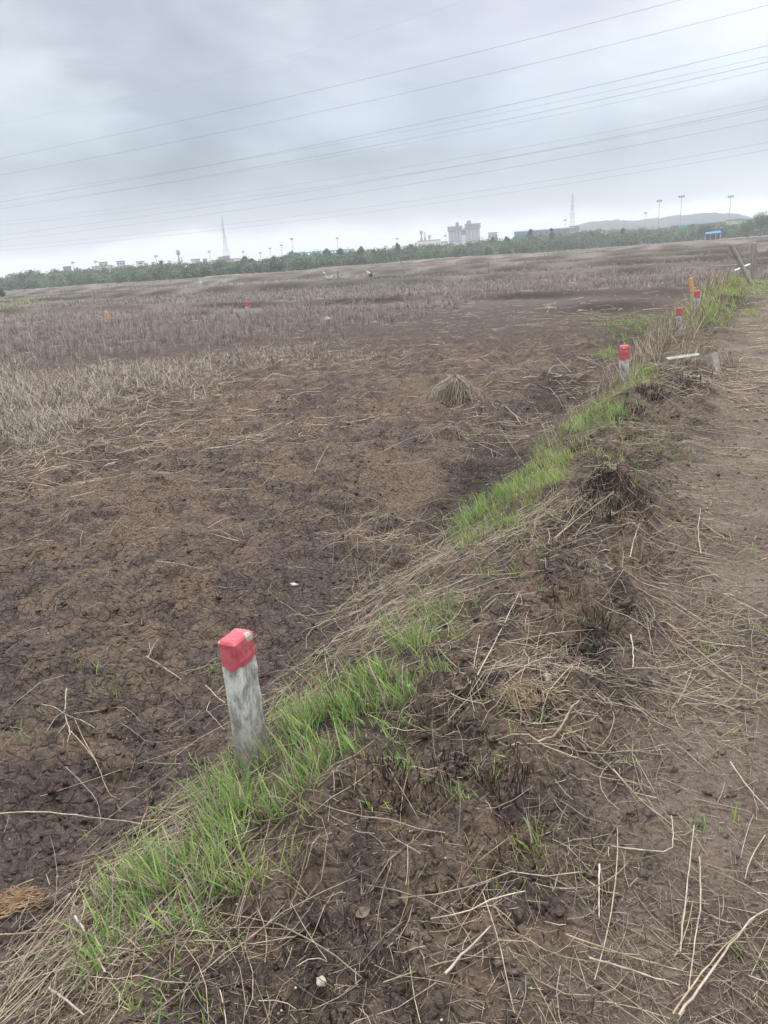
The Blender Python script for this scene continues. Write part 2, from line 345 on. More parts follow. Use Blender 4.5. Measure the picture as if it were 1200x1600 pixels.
def tubes(Pt, W, col, sides=3, flatness=1.0):
    "Pt (N,K,3) centre lines, W (N,K) radii, col (N,3) or (N,K,3) -> V,F,tint"
    n, k, _ = Pt.shape
    T = np.gradient(Pt, axis=1); T /= np.linalg.norm(T, axis=2, keepdims=True)+1e-9
    up = np.zeros_like(T); up[..., 2] = 1
    S = np.cross(T, up); ln = np.linalg.norm(S, axis=2, keepdims=True)
    alt = np.zeros_like(T); alt[..., 0] = 1
    S = np.where(ln < .15, np.cross(T, alt), S); S /= np.linalg.norm(S, axis=2, keepdims=True)+1e-9
    B = np.cross(S, T)
    a = np.arange(sides)/sides*2*np.pi+np.pi/2
    V = Pt[:, :, None, :]+W[:, :, None, None]*(np.cos(a)[None, None, :, None]*S[:, :, None, :]+flatness*np.sin(a)[None, None, :, None]*B[:, :, None, :])
    id_ = np.arange(n*k*sides).reshape(n, k, sides); nx = np.roll(id_, -1, axis=2)
    Fq = np.stack([id_[:, :-1], nx[:, :-1], nx[:, 1:], id_[:, 1:]], -1).reshape(-1, 4)
    if col.ndim == 2: col = np.repeat(col[:, None, :], k, 1)
    return V.reshape(-1, 3), Fq, np.repeat(col[:, :, None, :], sides, 2).reshape(-1, 3)
def ribbons(Pt, W, col, yaw):
    "flat tapered blades; yaw (N) = direction of the flat side"
    n, k, _ = Pt.shape
    S = np.stack([np.cos(yaw), np.sin(yaw), np.zeros(n)], 1)[:, None, :]
    V = np.stack([Pt-S*W[..., None], Pt+S*W[..., None]], 2)
    id_ = np.arange(n*k*2).reshape(n, k, 2)
    Fq = np.stack([id_[:, :-1, 0], id_[:, :-1, 1], id_[:, 1:, 1], id_[:, 1:, 0]], -1).reshape(-1, 4)
    if col.ndim == 2: col = np.repeat(col[:, None, :], k, 1)
    return V.reshape(-1, 3), Fq, np.repeat(col[:, :, None, :], 2, 2).reshape(-1, 3)
def join(parts):
    V = []; Fa = []; T = []; o = 0
    for v, f, t in parts:
        V.append(v); Fa.append(f+o); T.append(t); o += len(v)
    return np.concatenate(V), np.concatenate(Fa), np.concatenate(T)
def pal(n, cols, jit=.15):
    cols = np.array(cols); a = cols[rng.integers(len(cols), size=n)]; b = cols[rng.integers(len(cols), size=n)]; f = rng.random((n, 1))
    return np.clip((a*f+b*(1-f))*(1+jit*rng.standard_normal((n, 1))), .01, .9)
STRAW = [(.46, .37, .265), (.38, .30, .215), (.30, .24, .185), (.55, .47, .36), (.20, .155, .12), (.15, .115, .09), (.38, .33, .27)]
GREEN = [(.23, .37, .085), (.32, .46, .115), (.14, .25, .06), (.36, .46, .15), (.17, .33, .09)]
YGREEN = [(.32, .42, .10), (.27, .39, .09), (.40, .46, .15)]
STUBC = [(.40, .345, .30), (.31, .265, .235), (.48, .42, .36), (.22, .185, .165)]
def lying(P0, ang, Ln, rad, col, K=4, bend=.25, lift=.006, rise=0.02, sides=3):
    n = len(P0); u = np.linspace(0, 1, K)[None, :]-.5
    cv_ = bend*rng.standard_normal((n, 1))
    a = ang[:, None]+cv_*u*2
    dx = np.cos(a)*Ln[:, None]/(K-1); dy = np.sin(a)*Ln[:, None]/(K-1)
    X = P0[:, 0:1]+np.cumsum(dx, 1)-dx.sum(1, keepdims=True)/2; Y = P0[:, 1:2]+np.cumsum(dy, 1)-dy.sum(1, keepdims=True)/2
    Z = H(X.ravel(), Y.ravel()).reshape(X.shape)
    # a stiff stalk bridges hollows: straight line between its high points, plus some rise
    Zl = Z.mean(1, keepdims=True)+(Z[:, -1:]-Z[:, :1])*u
    Z = np.maximum(Z, Zl)*.6+np.maximum(Z, Z.mean(1, keepdims=True)*.5+Z*.5)*.4
    Z = Z+lift+rise*rng.random((n, 1))*(.3+rng.random((n, 1))*(u+.5))
    W = rad[:, None]*np.ones((1, K)); W[:, -1] *= .55
    return tubes(np.stack([X, Y, Z], 2), W, col, sides)
def sample_blob(px, py, rx, ry, n, z=-.15):
    c = flat(px, py, z)[:2]; D = np.hypot(*c); az = c/D; tn = np.array([az[1], -az[0]])
    ra = rx*math.hypot(D, CZ-z)/FPX; rb = ry*(D*D+(CZ-z)**2)/(FPX*(CZ-z))
    q = rng.standard_normal((n, 2))*.62
    return c+q[:, :1]*ra*tn+q[:, 1:]*rb*az
def inview(x, y, lo=-38, hi=36):
    a = np.degrees(np.arctan2(x, y)); return (a > lo) & (a < hi)
def sample_polar(n, r0_, r1_, lo=-38, hi=34, power=1.0):
    "density falls with distance as 1/r^power per unit area"
    u = rng.random(n); e = 2-power
    r = (r0_**e+u*(r1_**e-r0_**e))**(1/e) if abs(e) > 1e-6 else r0_*(r1_/r0_)**u
    a = np.radians(lo+(hi-lo)*rng.random(n)); return r*np.sin(a), r*np.cos(a)
def scatter_lying(n, r0_, r1_, keep, Lr, Rr, cols, **kw):
    x, y = sample_polar(n, r0_, r1_, power=kw.pop('power', 1.0)); k = keep(x, y) > rng.random(n); x, y = x[k], y[k]; m = len(x)
    ang = kw.pop('ang', None); spread = kw.pop('spread', 3.2)
    a = rng.random(m)*2*np.pi if ang is None else ang+spread*rng.standard_normal(m)
    Ln = Lr[0]+(Lr[1]-Lr[0])*rng.random(m)**2; rd = Rr[0]+(Rr[1]-Rr[0])*rng.random(m)
    rd = np.maximum(rd, np.hypot(x, y)*.00016)
    return lying(np.stack([x, y], 1), a, Ln, rd, pal(m, cols), **kw)
STRAWB = [(640, 880, 90, 40, 1), (590, 800, 60, 30, 1), (700, 850, 110, 40, 1), (820, 870, 100, 40, .9), (560, 960, 60, 50, .9), (620, 990, 80, 40, .8), (860, 1120, 80, 40, .8), (880, 1180, 70, 30, .9),
          (960, 1240, 60, 40, 1), (1050, 880, 60, 50, .8), (1090, 1030, 90, 60, .9), (1120, 1150, 80, 70, .7), (500, 1060, 80, 30, .8), (470, 1090, 60, 30, .8), (250, 1370, 90, 70, .8), (330, 1290, 80, 60, .8), (150, 1500, 150, 70, .8), (340, 1480, 90, 70, .7),
          (1080, 620, 60, 30, .8), (1010, 570, 50, 40, .8), (960, 600, 40, 30, .8), (900, 860, 60, 30, .9), (1030, 730, 70, 50, .7), (1150, 640, 60, 60, .4), (820, 1040, 50, 30, .8), (850, 570, 60, 25, .6), (780, 640, 80, 25, .5),
          (420, 560, 160, 20, .9), (560, 560, 80, 16, .7), (180, 640, 160, 40, 1), (60, 690, 100, 40, 1), (740, 560, 120, 20, .4), (640, 460, 80, 10, .6), (1050, 500, 20, 20, .8), (870, 490, 120, 8, .5), (700, 1180, 60, 30, .4), (960, 1000, 60, 40, .5), (1000, 1480, 140, 80, .5), (760, 1480, 90, 70, .35)]
def litter_keep(base, boost):
    def f(x, y):
        t, s = ts(x, y)
        m = blobmask(x, y, STRAWB, 1.2)
        b = base*(.45+.55*sst(-2.1, -1.6, s)+.9*sst(-.4, .1, s))
        n = np.clip(.75+1.4*fbm(x*1.7, y*1.7, 81, 3), .1, 1.4)
        return (b+boost*m)*n
    return f
parts = []
parts.append(scatter_lying(95000, .9, 10, litter_keep(.40, .8), (.006, .06), (.0006, .0014), STRAW, K=2, bend=0, lift=.002, rise=.006))
parts.append(scatter_lying(36000, .9, 9, litter_keep(.07, .95), (.05, .24), (.0007, .0016), STRAW, K=4, bend=.3, lift=.004, rise=.022))
parts.append(scatter_lying(4200, .9, 9, litter_keep(.06, .62), (.2, .6), (.001, .0024), STRAW, K=6, bend=.35, lift=.006, rise=.03))
# laid over the bund's flank, roughly along it
parts.append(scatter_lying(14000, 1.0, 10, lambda x, y: blobmask(x, y, STRAWB[:18])*np.where(ts(x, y)[1] < -.5, 1, .1), (.12, .55), (.0008, .0019), STRAW, K=5, bend=.5, lift=.008, rise=.045, ang=math.pi/2-TH, spread=.55))
parts.append(scatter_lying(24000, 8, 26, litter_keep(.40, .9), (.06, .50), (.002, .0045), STRAW, K=3, bend=.4, lift=.006, rise=.04))
parts.append(scatter_lying(15000, 24, 60, litter_keep(.5, .6), (.15, .8), (.006, .012), STRAW+STUBC, K=3, bend=.4, lift=.01, rise=.08))
def crestk(x, y):
    t, s = ts(x, y); return sst(-1.6, -1.2, s)*(1-sst(-.3, .1, s))*np.clip(.35+1.5*fbm(x*1.6, y*1.6, 181, 3), 0, 1)
BR = [(.12, .085, .065), (.17, .125, .09), (.22, .16, .11), (.07, .055, .048), (.28, .215, .15)]
parts.append(scatter_lying(90000, 1.0, 11, lambda x, y: .25+crestk(x, y), (.006, .045), (.0006, .0013), BR, K=2, bend=0, lift=.002, rise=.012))
x, y = sample_polar(26000, 1.1, 13); k = crestk(x, y)*.75 > rng.random(len(x)); x, y = x[k], y[k]; n = len(x); u = np.linspace(0, 1, 3)[None]
hh_ = .012+.055*rng.random(n)**2; z0 = H(x, y)-.004; l1 = .5*rng.standard_normal((n, 1)); l2 = .5*rng.standard_normal((n, 1))
parts.append(tubes(np.stack([x[:, None]+l1*hh_[:, None]*u, y[:, None]+l2*hh_[:, None]*u, z0[:, None]+hh_[:, None]*u], 2), (.0009+.0012*rng.random(n))[:, None]*np.linspace(1.1, .6, 3)[None], pal(n, BR, .2)))
V, Fa, T = join(parts)
put('straw_litter', np_mesh('straw_litter', V, Fa, MSTRAW, True, {'tint': T}), kind='stuff', label='dry brown straw and chaff strewn over the bund, path and field', category='straw')
# crumbs of soil
def crumbs(n, r0_, r1_, s0, s1, keep):
    x, y = sample_polar(n, r0_, r1_); k = keep(x, y) > rng.random(n); x, y = x[k], y[k]; m = len(x)
    ico = np.array([[0, 0, 1], [.9, 0, .4], [.28, .85, .4], [-.72, .53, .4], [-.72, -.53, .4], [.28, -.85, .4], [.72, .53, -.4], [-.28, .85, -.4], [-.9, 0, -.4], [-.28, -.85, -.4], [.72, -.53, -.4], [0, 0, -1]])
    fs = [(0, 1, 2), (0, 2, 3), (0, 3, 4), (0, 4, 5), (0, 5, 1), (1, 6, 2), (2, 7, 3), (3, 8, 4), (4, 9, 5), (5, 10, 1), (6, 7, 2), (7, 8, 3), (8, 9, 4), (9, 10, 5), (10, 6, 1), (6, 11, 7), (7, 11, 8), (8, 11, 9), (9, 11, 10), (10, 11, 6)]
    sz = s0+(s1-s0)*rng.random(m)**3
    v = ico[None]*(1+.35*rng.standard_normal((m, 12, 1)))*sz[:, None, None]*np.array([1, 1, .7])*(1+.25*rng.standard_normal((m, 1, 3)))
    v = v+np.stack([x, y, H(x, y)+sz*.15], 1)[:, None]
    F_ = (np.array(fs)[None]+12*np.arange(m)[:, None, None]).reshape(-1, 3)
    zo_, cv_ = zones(x, y, H(x, y)); return v.reshape(-1, 3), F_, np.repeat(zo_, 12, 0), np.repeat(cv_, 12, 0)
v, f, zo_, cv_ = crumbs(38000, .9, 11, .0025, .017, lambda x, y: np.clip(.45+1.3*fbm(x*1.3, y*1.3, 91, 3), 0, 1)*(1-.6*sst(-.5, 0, ts(x, y)[1])))
put('soil_crumbs', np_mesh('soil_crumbs', v, f, MSOIL, True, {'zone': zo_, 'cover': cv_}), kind='stuff', label='loose crumbs of dark and tan soil on the ground', category='soil')

# ---- green grass
def blades(cx, cy, hgt, wid, cols, K=5, leanr=.5, curl=.6, lean_dir=None, lean_amt=0.):
    n = len(cx); z0 = H(cx, cy)-.005
    la = rng.random(n)*2*np.pi; l0 = leanr*rng.random(n); u = np.linspace(0, 1, K)[None]
    th = (l0[:, None]+curl*rng.random(n)[:, None]*u*1.3)      # angle from vertical grows to the tip
    ds = hgt[:, None]/(K-1)
    hx = np.cumsum(np.sin(th)*ds, 1)-np.sin(th[:, :1])*ds; hz = np.cumsum(np.cos(th)*ds, 1)-np.cos(th[:, :1])*ds
    X = cx[:, None]+hx*np.cos(la)[:, None]; Y = cy[:, None]+hx*np.sin(la)[:, None]; Z = z0[:, None]+hz
    if lean_dir is not None:
        X = X+lean_dir[0]*lean_amt*hz; Y = Y+lean_dir[1]*lean_amt*hz
    W = wid[:, None]*np.array([.6, 1, .9, .6, .08] if K == 5 else ([.8, 1, .6, .1] if K == 4 else [1, .8, .12]))[None]
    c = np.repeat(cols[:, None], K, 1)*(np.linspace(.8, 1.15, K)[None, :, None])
    return ribbons(np.stack([X, Y, Z], 2), W, np.clip(c, 0, .9), la+np.pi/2+.5*rng.standard_normal(n))
# px, py, rx, ry, tufts, height, palette
GB = [(345, 1215, 40, 22, 46, .15, 0), (420, 1200, 50, 22, 90, .13, 0), (480, 1180, 60, 28, 130, .13, 0), (560, 1140, 80, 38, 190, .13, 0), (610, 1090, 60, 34, 150, .13, 0), (660, 1080, 45, 38, 100, .14, 0), (435, 1115, 16, 20, 26, .12, 0),
      (680, 970, 36, 34, 60, .11, 0), (640, 1010, 50, 30, 70, .11, 0), (735, 940, 30, 18, 26, .10, 0), (780, 850, 40, 20, 90, .10, 0), (740, 845, 40, 24, 60, .11, 0), (790, 785, 42, 20, 260, .15, 0), (750, 800, 30, 16, 110, .14, 0), (850, 760, 45, 20, 150, .12, 1), (830, 790, 50, 16, 150, .10, 1), (880, 730, 36, 24, 90, .12, 1),
      (720, 800, 26, 16, 30, .12, 0), (930, 675, 34, 20, 260, .17, 0), (900, 680, 20, 10, 90, .15, 0), (965, 640, 40, 18, 160, .14, 1), (1000, 615, 30, 14, 120, .15, 1), (845, 668, 14, 10, 50, .12, 0), (835, 722, 10, 10, 20, .12, 0),
      (950, 542, 18, 5, 60, .12, 0), (1000, 492, 46, 7, 90, .10, 0), (985, 515, 50, 8, 50, .10, 0), (1100, 500, 26, 14, 130, .2, 1), (1130, 468, 26, 14, 110, .2, 1), (1155, 450, 22, 10, 80, .2, 1), (1190, 455, 20, 10, 90, .12, 1), (1110, 520, 18, 8, 60, .15, 0), (1180, 500, 20, 12, 40, .1, 1),
      (420, 1280, 70, 40, 110, .13, 0), (380, 1330, 46, 34, 70, .15, 0), (500, 1290, 46, 36, 46, .13, 0), (540, 1230, 60, 30, 70, .12, 0), (300, 1400, 60, 34, 60, .14, 0), (260, 1440, 60, 34, 60, .13, 0), (310, 1500, 44, 36, 44, .17, 0), (290, 1470, 40, 24, 40, .16, 0), (180, 1400, 30, 16, 16, .12, 0), (100, 1575, 34, 20, 10, .17, 0), (420, 1500, 22, 22, 24, .12, 1), (370, 1550, 50, 20, 18, .08, 0), (200, 1530, 80, 30, 34, .09, 0),
      (350, 1400, 40, 40, 44, .13, 0), (470, 1400, 40, 30, 10, .1, 1), (60, 1080, 40, 12, 26, .07, 0), (20, 1125, 24, 8, 14, .06, 0), (125, 1008, 24, 8, 6, .06, 0), (165, 1030, 12, 6, 4, .06, 0), (330, 995, 10, 5, 4, .05, 0), (385, 860, 10, 6, 6, .06, 0), (425, 882, 10, 6, 5, .06, 0), (740, 662, 22, 10, 20, .09, 0), (590, 768, 16, 6, 12, .07, 0), (1000, 745, 40, 14, 34, .06, 1), (1040, 760, 30, 16, 20, .06, 1), (950, 770, 40, 10, 30, .08, 1),
      (880, 1050, 12, 8, 7, .06, 0), (930, 1115, 16, 10, 8, .06, 0), (850, 1385, 10, 18, 8, .10, 1), (835, 1420, 12, 10, 6, .1, 1), (1090, 1345, 10, 6, 3, .04, 0), (1190, 1050, 12, 14, 8, .1, 0), (1100, 965, 12, 6, 4, .05, 0), (640, 1318, 14, 8, 4, .08, 0), (735, 1330, 12, 8, 4, .08, 0), (440, 1470, 20, 12, 8, .1, 1), (620, 1510, 30, 30, 10, .05, 0), (1160, 1545, 20, 14, 6, .07, 0), (940, 1480, 60, 40, 10, .04, 0), (700, 1345, 16, 10, 5, .06, 0), (1140, 1215, 40, 20, 6, .04, 0), (950, 1190, 10, 6, 4, .05, 0), (1190, 1420, 10, 16, 5, .08, 0), (560, 760, 30, 10, 10, .05, 0), (950, 870, 12, 8, 8, .06, 0), (300, 940, 200, 80, 16, .04, 0), (30, 470, 30, 5, 70, .25, 1), (1020, 1010, 60, 30, 8, .04, 0)]
parts = []
for px, py, rx, ry, nt_, hh, pc in GB:
    if 930 < py and px < 470 and py > 1250: nt_ = int(nt_*1.5)
    if py > 930: nt_ = max(4, int(nt_*.40)); hh *= .82; rx *= 1.3; ry *= 1.25
    elif py > 700: nt_ = int(nt_*(.9 if rx > 35 else .6)); hh *= .72
    elif py > 600: nt_ = int(nt_*.9); hh *= .66
    p = sample_blob(px, py, rx, ry, nt_); D = np.hypot(*flat(px, py, -.15)[:2])
    nb = 15 if D < 8 else 9
    if D < 9:
        kk = np.clip(.42+2.2*fbm(p[:, 0]*4.5, p[:, 1]*4.5, 191, 2), .05, 1) > rng.random(len(p)); p = p[kk]; nt_ = len(p)
        if nt_ == 0: continue
    cx = np.repeat(p[:, 0], nb)+.018*(1+D*.06)*rng.standard_normal(nt_*nb); cy_ = np.repeat(p[:, 1], nb)+.018*(1+D*.06)*rng.standard_normal(nt_*nb)
    h_ = hh*(.3+1.1*rng.random(nt_*nb)**1.3)*np.repeat(.7+.5*rng.random(nt_), nb)
    wd = np.maximum(.0013+.0011*rng.random(nt_*nb), D*.00026)
    cc = pal(nt_*nb, YGREEN if pc else GREEN, .18)
    dry = rng.random(nt_*nb) < .34; cc[dry] = pal(int(dry.sum()), STRAW)
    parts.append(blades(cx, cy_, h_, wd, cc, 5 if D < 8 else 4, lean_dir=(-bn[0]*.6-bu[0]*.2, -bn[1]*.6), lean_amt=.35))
# thin haze of seedlings on bund
x, y = sample_polar(5200, 1.2, 12); t, s = ts(x, y); k = (s > -2.1) & (s < .6) & (np.clip(.25+1.6*fbm(x*1.1, y*1.1, 95, 3), 0, 1)*np.where(s < -.4, 1, .35) > rng.random(len(x))); x, y = x[k], y[k]; n = len(x)
nb = 5; cx = np.repeat(x, nb)+.006*rng.standard_normal(n*nb); cy_ = np.repeat(y, nb)+.006*rng.standard_normal(n*nb)
parts.append(blades(cx, cy_, .02+.05*rng.random(n*nb)**1.5, .0012+.0012*rng.random(n*nb), pal(n*nb, GREEN+YGREEN, .2), 4, leanr=1.1))
g5 = [p for p in parts]; V, Fa, T = join(g5)
put('green_grass', np_mesh('green_grass', V, Fa, MGRASS, True, {'tint': T}), kind='stuff', label='fresh green grass in tufts along the flank of the bund', category='grass')

# ---- standing stubble in rows, near rows thick, far rows merged
def stub_keep(x, y):
    t, s = ts(x, y); r = np.hypot(x, y); az = np.degrees(np.arctan2(x, y))
    px = 600+1200*np.tan(np.radians(az))            # rough column only to bound the standing crop's corner
    lim = 19+ (az+26)*.12+1.6*pn(x*.25, y*.25, 101)+np.where(az > 0, az*.9, 0)+1.5*pn(x*.9, y*.9, 103)
    bd = bankdist(x, y)
    k = sst(-2.5, 5.5, r-lim)*(s < -3.2)*1.0
    gap = np.exp(-((bd+1.0)/2.0)**2)
    k = k*(1-.8*gap)*np.clip(.75+1.2*pn(x*.35, y*.35, 102), .15, 1)
    right = (az > 7)&(bd < -1); k = np.where(right, k*.0, k); k = np.where((bd > 1.0)&(r > 24)&((s < -3)|(t > 34)), 1.0*(1-.8*np.exp(-((bd+1.0)/2.0)**2))*np.clip(.75+1.2*pn(x*.35, y*.35, 102), .15, 1)*np.where((s > -3)&(s < 3.6), .8, 1), k)
    for off, hh, wd in BANKS[1:]:
        k = k*(1-.95*np.exp(-((bd-off+wd*.5)/(wd*1.5))**2))
    plots = pn(x*.022+3, y*.035, 15)
    for q in ((-5.75, 37.9), (-12.5, 38.0)): k = k*(((x-q[0]*(r/38.5))**2+(y-q[1]*(r/38.5))**2 > .5) | (r > 41) | (r < 34))
    return np.where(bd > 2, k*np.clip(.8+1.2*plots, .25, 1), k)
parts = []
def rows(n, r0_, r1_, nb, hh, wid, K, pit, power=1.0):
    x, y = sample_polar(n, r0_, r1_, -32, 32, power)
    # snap to planting rows parallel with the cross bank
    a = (x*kd[0]+y*kd[1]); b_ = (x*kn[0]+y*kn[1]); b_ = np.round(b_/pit)*pit+.03*rng.standard_normal(len(b_)); x = a*kd[0]+b_*kn[0]; y = a*kd[1]+b_*kn[1]
    k = stub_keep(x, y) > rng.random(len(x)); x, y = x[k], y[k]; m = len(x)
    hs = np.repeat(.55+.65*rng.random(m), nb)
    sp = .03*(1+np.repeat(np.hypot(x, y), nb)*.012)
    cx = np.repeat(x, nb)+sp*rng.standard_normal(m*nb); cy_ = np.repeat(y, nb)+sp*rng.standard_normal(m*nb)
    tone = np.repeat(.8+.35*rng.random(m), nb)[:, None]
    wr = np.maximum(wid, np.hypot(cx, cy_)*.00026)*(.7+.6*rng.random(m*nb))
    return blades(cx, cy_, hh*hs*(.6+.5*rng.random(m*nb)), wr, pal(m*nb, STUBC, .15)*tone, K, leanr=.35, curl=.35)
parts.append(rows(9000, 15, 42, 12, .30, .004, 4, .28))
parts.append(rows(14000, 36, 80, 8, .30, .007, 3, .35))
parts.append(rows(24000, 75, 300, 5, .30, .018, 3, .6, .8))
V, Fa, T = join(parts)
put('crop_stubble', np_mesh('crop_stubble', V, Fa, MSTUB, True, {'tint': T}), kind='stuff', label='standing rows of dry grey brown crop stubble across the field', category='stubble')

# ---- dry reeds flattened at the left, tall dead stalks on the bund
parts = []
RB = [(50, 650, 60, 34, 200, .42), (120, 610, 70, 26, 200, .42), (200, 600, 60, 24, 150, .40), (270, 600, 50, 22, 110, .38), (20, 600, 40, 30, 110, .42), (70, 690, 50, 26, 90, .35), (340, 575, 70, 14, 110, .3), (450, 560, 70, 12, 90, .26), (560, 565, 50, 10, 40, .2), (140, 660, 50, 24, 50, .3)]
DRYT = [(.43, .365, .30), (.36, .305, .25), (.28, .23, .19), (.50, .43, .36), (.20, .16, .135)]
for px, py, rx, ry, nt_, hh in RB:
    p = sample_blob(px, py, rx, ry, nt_, -.35); nb = 14; D = np.hypot(*flat(px, py)[:2])
    cx = np.repeat(p[:, 0], nb)+.05*rng.standard_normal(nt_*nb); cy_ = np.repeat(p[:, 1], nb)+.05*rng.standard_normal(nt_*nb)
    parts.append(blades(cx, cy_, hh*.8*(.35+.9*rng.random(nt_*nb)), np.maximum(.0020, D*.00025)*np.ones(nt_*nb), pal(nt_*nb, DRYT, .16), 5, leanr=1.25, curl=1.2))
SB = [(985, 590, 30, 24, 40, .45), (1020, 570, 26, 20, 34, .45), (1050, 540, 24, 18, 26, .5), (1085, 512, 18, 16, 20, .45), (1108, 482, 16, 18, 22, .55), (940, 620, 26, 18, 30, .32), (900, 650, 30, 16, 16, .25), (1120, 455, 16, 14, 20, .6), (1060, 560, 40, 18, 24, .25), (1095, 600, 30, 18, 24, .25), (870, 700, 26, 18, 16, .3), (1120, 590, 20, 14, 14, .2)]
for px, py, rx, ry, nt_, hh in SB:
    p = sample_blob(px, py, rx, ry, nt_, -.2); nb = 6; D = np.hypot(*flat(px, py)[:2])
    cx = np.repeat(p[:, 0], nb)+.05*rng.standard_normal(nt_*nb); cy_ = np.repeat(p[:, 1], nb)+.05*rng.standard_normal(nt_*nb)
    parts.append(blades(cx, cy_, hh*(.4+.9*rng.random(nt_*nb)), np.maximum(.002, D*.00025)*np.ones(nt_*nb), pal(nt_*nb, STRAW, .12), 5, leanr=.7, curl=.5))
V, Fa, T = join(parts)
put('dry_reeds', np_mesh('dry_reeds', V, Fa, MSTRAW, True, {'tint': T}), kind='stuff', label='matted dry grass and reeds at the left and along the far bund', category='dry grass')

# ================================================================== single things on the ground
def strandobj(name, Pts, rads, color, mat, sides=6, **props):
    "one mesh from several polylines (lists of 3-vectors)"
    parts = []
    for P_, r_ in zip(Pts, rads):
        P_ = np.array(P_, float); k = len(P_)
        # resample smoothly
        tt = np.linspace(0, k-1, (k-1)*4+1); Q = np.stack([np.interp(tt, np.arange(k), P_[:, i]) for i in range(3)], 1)
        Q[1:-1] += (Q[:-2]+Q[2:]-2*Q[1:-1])*.5
        Q[1:-1, :] += rng.standard_normal((len(Q)-2, 3))*r_*.35
        W = r_*np.linspace(1, .55, len(Q))
        c = np.clip(np.array(color)*(1+.12*rng.standard_normal((len(Q), 1))), .02, .9)
        parts.append(tubes(Q[None], W[None], c[None], sides))
    V, Fa, T = join(parts)
    o0 = np.array(Pts[0][0], float); V = V-o0
    o = put(name, np_mesh(name, V, Fa, mat, True, {'tint': T}), **props); o.location = o0; return o
PALE = (.42, .36, .29); YEL = (.38, .29, .19); GREY = (.28, .235, .19)
def stalk(lines, rad, color, label, name='dry_stalk', cat='stalk', lift=.022, up=None):
    pts = []; rd = []
    for i, ln in enumerate(lines):
        q = [hit(a, b) for a, b in ln]; lens = len(q)
        pp = []
        for j, v in enumerate(q):
            v = v.copy(); v[2] += lift+(rad if up is None else up*(j/(lens-1))); pp.append(v)
        pts.append(pp); rd.append(rad if i == 0 else rad*.6)
    return strandobj(name, pts, rd, color, MWOOD, label=label, category=cat, group='dead stalks and branches lying on the ground')
